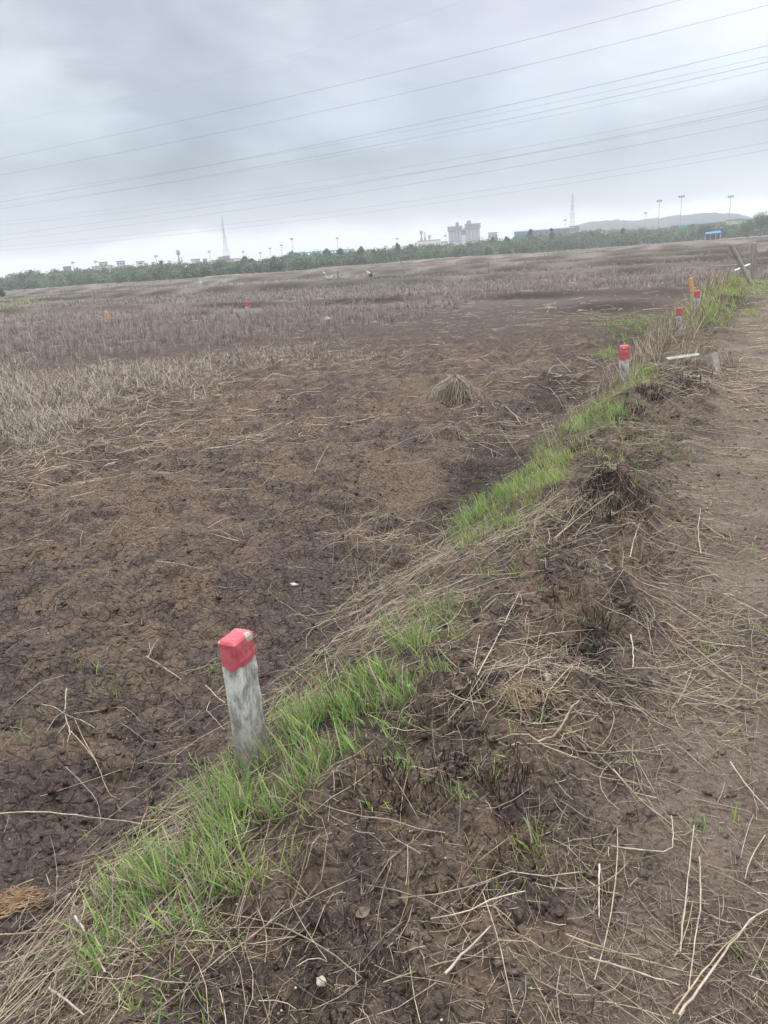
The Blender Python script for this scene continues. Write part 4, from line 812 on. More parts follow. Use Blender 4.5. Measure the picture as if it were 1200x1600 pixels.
# stones, dead leaves, scrap
def lump(px, py, sx, sy, sz, mat, name, label, cat, seed=0, sink=.3, group=None):
    c = hit(px, py); bm = bmesh.new(); bmesh.ops.create_icosphere(bm, subdivisions=3, radius=1)
    for v in bm.verts:
        n_ = v.co.normalized(); k = 1+.16*math.sin(n_.x*3.1+seed)+.12*math.sin(n_.y*4.3+seed*2)+.10*math.sin(n_.z*5.2+n_.x*4+seed*3)+.05*math.sin(n_.y*11+n_.z*9+seed)
        v.co = Vector((n_.x*sx*k, n_.y*sy*k, n_.z*sz*k))
    if name == 'earth_clod':
        bmesh.ops.subdivide_edges(bm, edges=bm.edges[:], cuts=1, use_grid_fill=True)
        for v in bm.verts:
            a_ = np.array([v.co.x*30+seed*7]); b_ = np.array([v.co.y*30+v.co.z*17]); v.co = v.co*(1+.5*float(fbm(a_, b_, 140, 4, .65)[0]))
    me = bpy.data.meshes.new(name); bm.to_mesh(me); bm.free(); me.materials.append(mat)
    for p in me.polygons: p.use_smooth = True
    if name == 'earth_clod':
        at = me.attributes.new('zone', 'FLOAT_COLOR', 'POINT'); at.data.foreach_set('color', np.tile(np.array([.55, 0, 0, 1], np.float32), len(me.vertices))); sink = .75
    o = put(name, me); o.location = (c[0], c[1], c[2]+sz*(1-sink)*.8); o.rotation_euler = (0, 0, seed*1.3); o['label'] = label; o['category'] = cat
    if group: o['group'] = group
    return o
MTAN = paint('tan_clod', (.20, .13, .08), (.36, .26, .17), 60.); MSTONE = paint('pale_stone', (.32, .26, .21), (.48, .41, .34), 30.); MSHELL = paint('shell', (.40, .37, .33), (.66, .63, .58), 90.)
lump(888, 1000, .06, .045, .02, MSOIL, 'earth_clod', 'smooth tan clod of earth on the bund crest', 'clod', 1)
lump(978, 945, .045, .035, .035, MSOIL, 'earth_clod', 'upright tan clod with a dark hollow beside it', 'clod', 2)
lump(815, 1318, .03, .025, .03, MSOIL, 'earth_clod', 'fibrous tan clod at bottom centre', 'clod', 3)
lump(715, 1072, .022, .02, .009, MSOIL, 'earth_clod', 'flat tan clod right of the grass band', 'clod', 4)
lump(502, 1538, .010, .014, .009, MSTONE, 'pebble', 'oval pinkish pebble at the bottom of the bund', 'pebble', 5, -.2)
lump(855, 1063, .022, .016, .014, MSTONE, 'pebble', 'pale pebble beside a green seedling on the crest', 'pebble', 6, 0)
lump(460, 915, .028, .014, .009, MSHELL, 'plastic_scrap', 'crumpled white scrap on the dark field', 'scrap', 7, 0)
lump(512, 503, .14, .10, .09, MSTONE, 'field_stone', 'pale stone at the far edge of the bare field', 'stone', 8, 0)
lump(640, 1073, .010, .008, .005, MSHELL, 'plastic_scrap', 'small white scrap beside a grass tuft', 'scrap', 9, 0)
def leaf(px, py, ln, wd, rz, label, tilt=.3):
    c = hit(px, py); bm = bmesh.new(); n = 9; rows_ = []
    for i in range(n):
        u = i/(n-1); w2 = wd*math.sin(math.pi*min(1, u*.92+.05))**.8; rows_.append([bm.verts.new((u*ln-ln/2, s_*w2, .25*ln*(u-.5)**2*2+.35*w2*abs(s_)+(0.0008 if zt else 0))) for zt in (0,) for s_ in (-1, -.5, 0, .5, 1)])
    for i in range(n-1):
        for j in range(4): bm.faces.new((rows_[i][j], rows_[i+1][j], rows_[i+1][j+1], rows_[i][j+1]))
    bmesh.ops.solidify(bm, geom=bm.faces[:], thickness=.0006)
    me = bpy.data.meshes.new('dead_leaf'); bm.to_mesh(me); bm.free(); me.materials.append(MDL)
    o = put('dead_leaf', me); o.location = (c[0], c[1], c[2]+.008); o.rotation_euler = (tilt, -.2, rz); o['label'] = label; o['category'] = 'dead leaf'; o['group'] = 'dead leaves on the bund'
MDL = paint('dead_leaf', (.24, .17, .12), (.38, .30, .22), 40.)
leaf(568, 1430, .040, .014, .4, 'broad pale brown leaf at the bottom of the bund, left one of two'); leaf(632, 1408, .032, .009, 1.6, 'narrow pale leaf caught on a stalk, right one of two'); leaf(1045, 1120, .036, .014, .9, 'curled pale leaf at the edge of the footpath')
leaf(718, 1078, .03, .01, .2, 'small brown leaf right of the grass band'); leaf(860, 1072, .03, .01, 1., 'brown leaf beside the pale pebble'); leaf(938, 1128, .034, .008, 1.9, 'thin brown leaf by a seedling on the crest'); leaf(1000, 1000, .03, .009, .1, 'pale leaf on the footpath edge among yellow stalks')
# shells
bm = bmesh.new(); bmesh.ops.create_icosphere(bm, subdivisions=2, radius=1)
for v in bm.verts: v.co = Vector((v.co.x*.0032*(1+.3*v.co.z), v.co.y*.0032, v.co.z*.0026))
sm = bpy.data.meshes.new('snail_shell'); bm.to_mesh(sm); bm.free(); sm.materials.append(MSHELL)
for (px, py) in [(185, 1012), (200, 1120), (165, 1085), (281, 1086), (228, 985), (115, 1015), (283, 940), (198, 1155), (75, 990), (696, 1342), (462, 1545), (690, 1595), (435, 1585), (370, 1414), (382, 1402), (440, 1580), (640, 1300), (350, 1140), (1010, 1010), (830, 1545), (5, 1418), (15, 1312), (90, 1370), (575, 1100)]:
    c = hit(px, py); o = put('snail_shell', sm, label='tiny white snail shell lying on the soil', category='snail shell', group='tiny white snail shells scattered on the soil'); o.location = (c[0], c[1], c[2]+.002); o.rotation_euler = (px, py, 0)

# white birds and cloth on the field
def bird(px, py, hh, label, lean=0., rz=0.):
    c = hit(px, py); t = thing('white_bird', c, rz, label, 'bird', 'white birds on the field')
    pts = [(-.30, .34), (-.18, .44), (.0, .52), (.14, .58), (.20, .72), (.20, .84), (.27, .92), (.38, .90)]; rad = [.03, .11, .16, .12, .06, .045, .055, .02]
    P_ = np.array([[x, 0, z] for x, z in pts])[None]*hh; tt = np.linspace(0, 7, 22); Q = np.stack([np.interp(tt, np.arange(8), P_[0, :, i]) for i in range(3)], 1); W = np.interp(tt, np.arange(8), rad)*hh
    V, Fa, T = tubes(Q[None], W[None], np.array([[.8, .8, .78]]), 10); put('body', np_mesh('body', V, Fa, MWHITE, True), t)
    for s_ in (-1, 1): MB().bar((.0, s_*.05*hh, 0), (.0, s_*.04*hh, .5*hh), .012*hh*1.5).build('leg', MDARK, t)
    MB().bar((.48*hh, 0, .965*hh), (.66*hh, 0, .93*hh), .018*hh, .004*hh).build('beak', MORG, t)
    return t
MDARK = paint('dark_grey', (.08, .07, .065), (.14, .12, .11), 3.)
bird(507, 431, .68, 'white bird standing highest in the field, left of the tall stake', rz=2.4)
bird(512, 438, .55, 'white bird nearer than the highest one, facing left', rz=2.9); bird(518, 438, .5, 'white bird between the nearer bird and the tall stake', rz=.4)
bird(576, 432, .75, 'white bird with a dark clump behind it, right of the tall stake', rz=3.)
lump(579, 432, .22, .18, .2, MDARK, 'dark_clump', 'dark clump of earth right behind a white bird', 'clod', 3, .2)
c = hit(314, 446); V = []; t_ = thing('white_cloth', c, .3, 'white cloth hung on a short stick at left of the field', 'cloth')
bm = bmesh.new(); bmesh.ops.create_grid(bm, x_segments=8, y_segments=10, size=.5)
for v in bm.verts: x, y = v.co.x, v.co.y; v.co = Vector((x*.5*(1-.3*y)+.15*(y), .06*math.sin(x*14)+.03*math.sin(y*9), .55+y*.9))
bmesh.ops.solidify(bm, geom=bm.faces[:], thickness=.01); me = bpy.data.meshes.new('cloth'); bm.to_mesh(me); bm.free(); me.materials.append(MWHITE); put('cloth', me, t_); MB().bar((.2, .03, -.1), (.1, .03, 1.2), .02).build('stick', MGREYW, t_)

# ================================================================== distance
def hdir(px):
    py = 404-.0733*(px-600); d = ray(px, py); h_ = np.hypot(d[0], d[1]); return np.array([d[0]/h_, d[1]/h_]), math.atan2(d[0], d[1])
def far(px, D): u, a = hdir(px); return np.array([u[0]*D, u[1]*D]), a
def zpix(px, py, D): d = ray(px, py); return CZ+D*d[2]/np.hypot(d[0], d[1])
def mpp(px, D): u, a = hdir(px); return D/FPX/math.cos(a)      # metres across per picture pixel, roughly
GZ = -.4
MWALLW = paint('pale_wall', (.50, .49, .46), (.62, .61, .58), .4); MWALLB = paint('buff_wall', (.42, .38, .33), (.54, .50, .45), .4); MBLUE = paint('blue_sheet', (.07, .13, .22), (.10, .18, .29), .2); MTEAL = paint('teal_sheet', (.13, .36, .40), (.20, .46, .48), .3)
MSILO = paint('silo_concrete', (.25, .245, .24), (.33, .325, .32), .15, streak=.1); MSILOD = paint('silo_band', (.17, .17, .175), (.23, .23, .235), .3); MGLASS = paint('dark_window', (.05, .06, .07), (.09, .10, .11), 1.); MRED = paint('red_band', (.42, .08, .06), (.5, .12, .09), 1.); MTARP = paint('blue_tarp', (.05, .19, .38), (.08, .26, .48), 1.5, .7); MSTEEL = paint('galvanised_steel', (.32, .32, .33), (.42, .42, .43), 1.); MLB = paint('light_blue_roof', (.30, .45, .52), (.40, .55, .60), .2); MBRICK = paint('brick_red', (.26, .15, .12), (.34, .20, .16), .5)
def building(x0, x1, ytop, D, label, mat=None, depth=None, wins=(3, 2), roofmat=None, name='house', cat='building', yc=None, rz=0., base_px=6, parapet=True):
    mat = mat or MWALLW; xc = (x0+x1)/2; p, a = far(xc, D); W = (x1-x0)*mpp(xc, D); Hh = zpix(xc, ytop, D)-GZ; dp = depth or W*.6
    t = thing(name, (p[0], p[1], GZ), -a+rz, label, cat)
    MB().box(-W/2, W/2, 0, dp, 0, Hh).build('wall', mat, t)
    MB().box(-W/2-.25, W/2+.25, -.25, dp+.25, Hh+.003, Hh+.45).build('roof', roofmat or MSILOD, t)
    nx, nz_ = wins; vis = 14*D/FPX if Hh > 14*D/FPX else Hh*.8
    for k in range(nz_):
        for i in range(nx):
            cx = -W/2+W*(i+.5)/nx; cz = Hh-vis*(k+.6)/nz_; ww = W/nx*.22; wh = vis/nz_*.27
            if cz-wh > .5: MB().box(cx-ww, cx+ww, -.06, .04, cz-wh, cz+wh).build('window', MGLASS, t)
    return t, W, Hh, dp
# silo plant
D = 760; p, a = far(726, D); k = mpp(726, D); t = thing('silo_plant', (p[0], p[1], GZ), -a, 'twin grey concrete silo blocks with dark headhouses above the trees', 'silo')
def sx(px): return (px-726)*k
def sz(px, py): return zpix(px, py, D)-GZ
for (xa, xb, yt) in ((703.5, 722.5, 356), (728.5, 749, 352)):
    z1 = sz((xa+xb)/2, yt); n = 4; r = (sx(xb)-sx(xa))/n/2; m = MB()
    for i in range(n):
        for j in range(2): m.lathe([(r*1.02, 0), (r*1.02, z1)], 20, sx(xa)+r*(2*i+1), r+j*2*r)
    m.build('silo_cylinders', MSILO, t, True)
    MB().box(sx(xa)-.8, sx(xb)+.8, -.8, 4*r+.8, z1, z1+1.6).box(sx(xa)-.8, sx(xb)+.8, -.8, 4*r+.8, z1-2.4, z1-.9).build('top_gallery', MSILOD, t)
MB().box(sx(714.2), sx(719), 2, 8, sz(716, 356), sz(716, 348.5)).lathe([(1.45, sz(716, 348.5)), (1.2, sz(716, 347)), (.3, sz(716, 346.3))], 12, sx(716.6), 5).build('headhouse', MSILOD, t)
mm = MB().box(sx(730.3), sx(736.8), 2, 9, sz(733, 352.5), sz(733, 347)); mm.lathe([(2.1, sz(733, 347)), (1.9, sz(733, 345)), (.9, sz(733, 343.6))], 12, sx(733.6), 5.5).build('headhouse', MSILOD, t)
MB().box(sx(722.3), sx(728.7), 1, 6, sz(725, 359), sz(725, 355.3)).build('bridge', MWHITE, t)
MB().box(sx(722.3), sx(728.7), 2, 7, sz(725, 367), sz(725, 359)-.01).build('blue_panel', MBLUE, t)
MB().box(sx(722.5), sx(728.5), 1.5, 7.5, 0, sz(725, 367)-.01).build('stair_core', MWALLW, t)
building(655, 688, 376, 620, 'long low white building left of the silos', MWHITE, wins=(8, 1)); building(690, 700, 378, 610, 'small flat building between the white hall and silos', MWALLB, wins=(2, 1))
building(764, 777, 364, 620, 'small pale square building right of the silos', MWALLB, wins=(3, 2)); building(706, 716, 378, 560, 'tiny pale house at the foot of the left silo', MWALLW, wins=(2, 1)); building(730, 745, 377.5, 560, 'row of low pale houses at the foot of the right silo', MWALLW, wins=(5, 1))
def chimney(px, ytop, ybot, D, r, label, cap=True, mats=None):
    p, a = far(px, D); z1 = zpix(px, ytop, D)-GZ; zb = zpix(px, ybot, D)-GZ; t = thing('chimney', (p[0], p[1], GZ), -a, label, 'chimney', 'chimneys of the works')
    MB().lathe([(r, 0), (r*.9, zb)], 12).build('base', mats or MRED, t, True); n = 5
    MB().lathe([(r*.55, zb), (r*.5, z1)], 10).build('flue', MSTEEL, t, True)
    if cap: MB().lathe([(r*.9, z1), (r*1.3, z1+.5), (r*1.3, z1+2.6), (r*.8, z1+3)], 12).build('head', MSTEEL, t, True)
chimney(660, 366, 372, 640, 1.0, 'red and grey chimney left of the silos, leftmost with a wide head'); chimney(665.5, 362, 371, 645, .8, 'tallest thin red chimney left of the silos', False); chimney(672.5, 373, 376, 640, .8, 'short red chimney, rightmost of three by the silos', True)
# left skyline
building(150, 176, 416, 520, 'wide low pale block far left, below a boxy upper floor', MWALLW, wins=(6, 1)); building(160, 171, 410, 540, 'boxy buff upper block on the far left skyline', MWALLB, wins=(2, 2)); building(187, 198, 408.5, 540, 'square grey white tower block on the left skyline', MWALLW, wins=(3, 3)); building(198, 206, 415, 540, 'low block right of the square tower block', MWALLB, wins=(2, 1))
building(217, 228, 409, 540, 'white block with wide open floors on the left skyline', MWHITE, wins=(1, 4)); building(228, 233, 412, 541, 'narrow lower wing right of the block with open floors', MWHITE, wins=(1, 2)); building(104, 114, 417, 520, 'dark flat roofed structure nearest the left end of the skyline', MSILOD, wins=(2, 1)); building(134, 146, 421.5, 500, 'low flat shed left of the wide pale block', MWALLW, wins=(3, 1))
building(241, 244, 410.5, 530, 'tiny tower house between the open floored block and a domed tree', MWALLB, wins=(1, 2)); building(265.5, 269, 408, 560, 'small square tower left of the twin stacks', MWALLW, wins=(1, 2))
building(302, 314, 405.5, 520, 'pale flat block left of the lattice tower, leftmost of a row', MWALLW, wins=(4, 1)); building(320, 325.5, 405, 520, 'small square grey block left of the lattice tower', MSILO, wins=(2, 2)); building(344, 352, 402, 560, 'grey block with dark roof at the lattice tower foot', MSILO, wins=(3, 2)); building(352, 361, 400.5, 565, 'taller grey block directly at the lattice tower foot', MSILO, wins=(3, 2))
building(334, 344, 407, 540, 'low white wing left of the grey block', MWHITE, wins=(4, 1)); building(361, 368, 405, 560, 'low grey block under the tower legs', MSILO, wins=(2, 1)); building(368, 378, 404.5, 540, 'layered white and orange block right of the lattice tower', MWHITE, wins=(1, 2), roofmat=MRED)
p, a = far(284, 520)
for px, yt, r, lb in ((283, 398, .9, 'taller of twin slim stacks on the left skyline'), (287.3, 402, .6, 'shorter of twin slim stacks on the left skyline')): chimney(px, yt, yt+5, 520, r, lb, px < 285, MSTEEL)
# teal grandstand-like shed
D = 430; p, a = far(510, D); k = mpp(510, D); t = thing('teal_shed', (p[0], p[1], GZ), -a+.12, 'long open teal and white shed showing through the trees left of centre', 'shed')
xs = np.linspace(-42*k, 42*k, 18); zt0 = zpix(510, 393, D)-GZ
MB().box(-43*k, 43*k, -.3, 14, zt0, zt0+.5).build('roof', MTEAL, t)
for i, xx in enumerate(xs): MB().box(xx-.22, xx+.22, -.1, .3, 0, zt0-.01).build('post', MTEAL, t)
MB().box(-42*k, 42*k, 1.2, 1.5, 0, zt0-.8).build('wall', MWHITE, t); MB().box(36*k, 43*k, -.2, .95, zt0-2.4, zt0-.01).build('end_panel', MTEAL, t)
# blue warehouse
D = 560; p, a = far(850, D); k = mpp(850, D); t = thing('warehouse', (p[0], p[1], GZ), -a, 'long dark blue warehouse between the silos and the lattice tower', 'warehouse'); z1 = zpix(850, 359.5, D)-GZ
MB().box(-41*k, 41*k, 0, 22, 0, z1).build('wall', MBLUE, t); MB().prism([(-42*k, -.4), (42*k, -.4), (42*k, 22.4), (-42*k, 22.4)], z1+.003, z1+.6).build('roof', MLB, t); MB().box(-41.8*k, -41*k-.01, -.2, 10, 0, z1+.1).build('end_wall', MWHITE, t)
for i in range(9): MB().box((-36+i*8)*k-.9, (-36+i*8)*k+.9, -.06, .04, z1-2.6, z1-1.2).build('window', MGLASS, t)
building(891, 904, 354, 560, 'pale hazy hall at the foot of the right lattice tower', MSILO, wins=(4, 2)); 
# right warehouse with light blue roof
D = 470; p, a = far(1122, D); k = mpp(1122, D); t = thing('warehouse', (p[0], p[1], GZ), -a, 'long brownish warehouse with a light blue roof below the hill', 'warehouse'); z1 = zpix(1122, 347.5, D)-GZ
MB().box(-57*k, 57*k, 0, 26, 0, z1).build('wall', MBRICK, t); MB().box(-59*k, 59*k, -.6, 26.6, z1+.003, z1+.9).build('roof', MLB, t)
for i in range(14): MB().box((-50+i*7.5)*k-.8, (-50+i*7.5)*k+.8, -.06, .04, z1-2.6, z1-1.3).build('window', MGLASS, t)
building(1061, 1072, 353, 440, 'small teal shed below the left end of the light blue roof', MTEAL, wins=(2, 1), roofmat=MTEAL); building(1137, 1155, 344.5, 440, 'beige box building before the light blue roof', paint('beige', (.58, .53, .44), (.66, .61, .52), .5), wins=(4, 1)); building(1163, 1172, 344.5, 442, 'small white building right of the beige box', MWHITE, wins=(2, 1))
# tarpaulin hut
p, a = far(1114, 265); k = mpp(1114, 265); gz = float(H(np.array([p[0]]), np.array([p[1]]))[0]); t = thing('tarpaulin_hut', (p[0], p[1], gz), -a, 'hut roofed with bright blue tarpaulin at the foot of the trees', 'hut'); z1 = zpix(1114, 361, 265)-gz; z0 = zpix(1114, 366, 265)-gz
m = MB(); w2 = 9.6*k; m.v = [(-w2, -1.6, z0+.2), (w2, -1.6, z0+.3), (w2*.9, .4, z1), (-w2*.85, .4, z1-.15), (w2, 2.6, z0+.1), (-w2, 2.6, z0), (-w2, -1.6, z0+.1), (w2, -1.6, z0+.2), (w2*.9, .4, z1-.1), (-w2*.85, .4, z1-.25), (w2, 2.6, z0), (-w2, 2.6, z0-.1)]; m.f = [(0, 1, 2, 3), (3, 2, 4, 5), (7, 6, 9, 8), (8, 9, 11, 10), (0, 6, 7, 1), (5, 4, 10, 11)]; m.build('tarpaulin', MTARP, t)
for xx in (-w2*.92, -w2*.3, w2*.35, w2*.92): MB().box(xx-.09, xx+.09, -1.4, -1.2, -.3, z0+.2).build('post', MWALLW, t)
MB().box(-w2*.85, w2*.8, 1.2, 1.4, -.2, z0-.3).build('wall', MSILOD, t)
lump(1106, 372.5, 1.2, .5, .25, MWHITE, 'white_sack', 'white sack lying before the tarpaulin hut', 'sack', 2, 0)
# lattice pylons
def pylon(px, ytop, ybase, D, wb, wt, label, armw):
    p, a = far(px, D); z1 = zpix(px, ytop, D)-GZ; t = thing('lattice_tower', (p[0], p[1], GZ), -a+.5, label, 'lattice tower', 'lattice transmission towers')
    r = .17; n = 7; zs = [z1*(1-(1-i/n)**1.25) for i in range(n+1)]
    def hw(z): u = z/z1; return wb+(wt-wb)*u/.62 if u < .62 else max(.12, wt*(1-.75*(u-.62)/.38))
    legs = MB(); brace = MB()
    for sx_, sy_ in ((1, 1), (1, -1), (-1, 1), (-1, -1)):
        for i in range(n): a0 = hw(zs[i])/1; b0 = hw(zs[i+1]); legs.bar((sx_*a0, sy_*a0, zs[i]), (sx_*b0, sy_*b0, zs[i+1]), r, r, 4)
    for i in range(n):
        a0 = hw(zs[i]); b0 = hw(zs[i+1])
        for (u1, v1, u2, v2) in ((1, 1, 1, -1), (1, -1, -1, -1), (-1, -1, -1, 1), (-1, 1, 1, 1)):
            brace.bar((u1*a0, v1*a0, zs[i]), (u2*b0, v2*b0, zs[i+1]), .065, .065, 4); brace.bar((u2*a0, v2*a0, zs[i]), (u1*b0, v1*b0, zs[i+1]), .065, .065, 4); brace.bar((u1*b0, v1*b0, zs[i+1]), (u2*b0, v2*b0, zs[i+1]), .07, .07, 4)
    legs.build('legs', MSTEEL, t); brace.build('bracing', MSTEEL, t)
    for f_ in (.62, .76, .9):
        z = z1*f_; h_ = hw(z); MB().bar((-armw, 0, z), (-h_, 0, z+1.2), .14, .14, 4).bar((-armw, 0, z), (-h_, 0, z-.6), .14, .14, 4).bar((armw, 0, z), (h_, 0, z+1.2), .14, .14, 4).bar((armw, 0, z), (h_, 0, z-.6), .14, .14, 4).build('cross_arm', MSTEEL, t)
pylon(894, 302, 355, 900, 3.3, 1.2, 'right lattice tower, standing left of the hill', 4.5)
pylon(357, 337, 402, 900, 4.0, .8, 'left lattice tower, faint above the left skyline', 3.6)
# light masts
def mast(px, ytop, D, label, wide=1.8):
    p, a = far(px, D); z1 = zpix(px, ytop, D)-GZ; t = thing('light_mast', (p[0], p[1], GZ), -a, label, 'light mast', 'floodlight masts beyond the trees')
    MB().lathe([(.26, 0), (.15, z1)], 10).build('pole', MSTEEL, t, True); m = MB().lathe([(wide*.8, z1-.2), (wide*.8, z1+.15)], 12)
    m.build('ring', MSTEEL, t); m2 = MB()
    for i in range(8): an = i*math.pi/4; m2.box(wide*math.cos(an)-.3, wide*math.cos(an)+.3, wide*math.sin(an)-.3, wide*math.sin(an)+.3, z1-.5, z1+.5)
    m2.build('floodlights', MSILO, t)
for px, yt, D, lb in ((1028, 314, 520, 'tall floodlight mast left of the tallest, before the hill'), (1062, 307.5, 480, 'tallest floodlight mast, rising before the middle of the hill'), (1138, 307.5, 500, 'rightmost tall floodlight mast, by the beige box'), (1007, 333, 640, 'short floodlight mast before the left part of the hill'), (883, 344, 640, 'small mast just left of the right lattice tower'),
        (530, 372, 600, 'mast above the right half of the teal shed'), (460, 373, 560, 'taller mast left of the teal shed'), (443, 383, 640, 'small mast next to the taller mast left of the teal shed'), (425, 388, 640, 'mast midway between the left lattice tower and teal shed'), (409, 395, 640, 'lowest mast right of the left lattice tower'), (383, 393, 620, 'mast just right of the left lattice tower'),
        (331, 393, 620, 'mast left of the left lattice tower'), (248, 400, 560, 'thin mast above the domed tree on the left skyline'), (119, 410, 560, 'thin mast above the far left trees'), (154, 408.5, 560, 'thin mast above the wide pale block'), (622, 373, 640, 'thin mast left of the chimneys'), (697, 368, 620, 'thin mast just left of the silos')):
    mast(px, yt, D, lb, 1.25 if D < 530 and px > 600 else .75)
# hill
nx_, ny_ = 260, 50
ridge = np.array([(800, 372), (850, 362), (880, 356), (900, 352.5), (920, 348), (940, 346.5), (960, 345), (1000, 343.5), (1020, 340.5), (1040, 338.5), (1060, 337), (1080, 335.5), (1095, 334), (1110, 333.5), (1125, 334.5), (1150, 334), (1165, 337), (1180, 342), (1200, 348), (1240, 356), (1290, 366)])
pxs = np.linspace(800, 1290, nx_); rp = np.interp(pxs, ridge[:, 0], ridge[:, 1]); V = []; DR = 1250.
for j in range(ny_):
    v = j/(ny_-1)*2-1
    for i in range(nx_):
        u, a_ = hdir(pxs[i]); q = DR+v*330+40*math.sin(i*.07+v*2); hgt = max(zpix(pxs[i], rp[i], DR)-GZ, 0); pr_ = math.cos(v*math.pi/2)**1.1
        V.append((u[0]*q, u[1]*q, GZ-1+hgt*pr_))
V = np.array(V); V[:, 2] += (2.6*fbm(V[:, 0]*.03, V[:, 1]*.03, 131, 4)+1.9*np.abs(pn(V[:, 0]*.11, V[:, 1]*.11, 132)))*np.clip(V[:, 2]/12, 0, 1)
id_ = np.arange(nx_*ny_).reshape(ny_, nx_); Fq = np.stack([id_[:-1, :-1], id_[:-1, 1:], id_[1:, 1:], id_[1:, :-1]], -1).reshape(-1, 4)
MHILL = paint('wooded_hill', (.03, .045, .04), (.06, .075, .06), .02, 1.); MHILL.node_tree.nodes['Noise Texture'].inputs['Detail'].default_value = 8
put('hill', np_mesh('hill', V, Fq, MHILL), kind='structure')
# ---- trees: leaf clumps
def leafclumps(cent, rad, n, size, cols, squash=.8, seed=0, shell=.55):
    "cent (M,3), rad (M): n small leaf faces spread through each lumpy crown"
    M_ = len(cent); d = rng.standard_normal((M_, n, 3)); d /= np.linalg.norm(d, axis=2, keepdims=True)
    q = (shell+(1-shell)*rng.random((M_, n, 1)))**.8
    lob = 1+.22*np.sin(d[..., :1]*4+np.arange(M_)[:, None, None])+.2*np.sin(d[..., 1:2]*5+np.arange(M_)[:, None, None]*2)+.18*np.sin(d[..., 2:]*6+np.arange(M_)[:, None, None]*3)
    p = cent[:, None]+d*q*lob*rad[:, None, None]*np.array([1, 1, squash])
    p = p.reshape(-1, 3); m = len(p); a = rng.standard_normal((m, 3)); a /= np.linalg.norm(a, axis=1, keepdims=True); b_ = np.cross(a, rng.standard_normal((m, 3))); b_ /= np.linalg.norm(b_, axis=1, keepdims=True)
    s_ = size*(.6+.8*rng.random((m, 1))); V = np.stack([p-a*s_, p+b_*s_*.6, p+a*s_, p-b_*s_*.6], 1).reshape(-1, 3)
    tone = np.repeat(.6+.85*rng.random(M_)**1.2, n)[:, None]; c = pal(m, cols, .2)*tone
    return V, np.arange(m*4).reshape(-1, 4), np.repeat(c, 4, 0)
TREEC = [(.13, .19, .105), (.09, .145, .085), (.18, .23, .12), (.15, .18, .12)]
def treeD(px): return np.interp(px, [-150, 0, 300, 600, 900, 1200, 1350], [340, 320, 235, 260, 320, 380, 400])
TOP = np.array([(-150, 445), (0, 433), (30, 429), (52, 424), (75, 427), (100, 423), (150, 421), (200, 417), (240, 414), (270, 411), (300, 410), (330, 409), (380, 405), (400, 407), (430, 402), (455, 396), (500, 397), (560, 392), (600, 388), (640, 384), (680, 382), (720, 381), (760, 376), (800, 371), (840, 367), (880, 364), (920, 362), (960, 360), (1000, 357), (1050, 356), (1100, 354), (1140, 352), (1165, 347), (1185, 338), (1200, 336), (1350, 325)])
parts = []; n = 1150
px_ = rng.uniform(-120, 1320, n); row = rng.random(n); Dd = treeD(px_)+row*70; tp_ = np.interp(px_, TOP[:, 0], TOP[:, 1])+rng.normal(1.5, 2.3, n)
cent = np.zeros((n, 3)); rad = np.zeros(n)
for i in range(n):
    u, a_ = hdir(px_[i]); zt = zpix(px_[i], tp_[i], treeD(px_[i])+35)*(.55+.45*min(1, row[i]*1.8)) ; r_ = min(1.3+1.6*rng.random(), max(.8, zt*.45)); cent[i] = (u[0]*Dd[i], u[1]*Dd[i], zt-r_*.8); rad[i] = r_*1.15
parts.append(leafclumps(cent, rad, 260, .26, TREEC, .85))
low = cent.copy(); low[:, 2] = np.maximum(.5, cent[:, 2]*.42); parts.append(leafclumps(low, rad*1.25, 150, .30, TREEC, .9))
V, Fa, T = join(parts)
put('mangrove_thicket', np_mesh('mangrove_thicket', V, Fa, MLEAF, False, {'tint': T}), kind='stuff', label='continuous band of hazy green thicket across the far side of the field', category='thicket')
MBARK = paint('bark', (.10, .075, .055), (.16, .13, .10), 2.)
def tree(px, ytop, D, wpx, label, dark=1.):
    p, a = far(px, D); gz = GZ; z1 = zpix(px, ytop, D)-gz; r = wpx*mpp(px, D)/2; t = thing('tree', (p[0], p[1], gz), rng.random()*6, label, 'tree', 'trees rising above the thicket')
    m = MB().bar((0, 0, -.3), (.1, .1, z1*.55), .22, .12, 8); cs = []
    for i in range(9):
        an = i*2.4; rr = r*.55*math.sqrt(rng.random()); h_ = z1*(.55+.3*rng.random()); e = (rr*math.cos(an), rr*math.sin(an), h_); m.bar((.05, .05, z1*.35), e, .09, .03, 5); cs.append((*e, r*(.38+.25*rng.random())))
    cs.append((0, 0, z1-r*.42, r*.5)); m.build('trunk', MBARK, t)
    cs = np.array(cs); V, Fa, T = leafclumps(cs[:, :3], cs[:, 3], 210, .22, [tuple(np.array(c)*dark) for c in TREEC], .85); put('crown', np_mesh('crown', V, Fa, MLEAF, False, {'tint': T}), t)
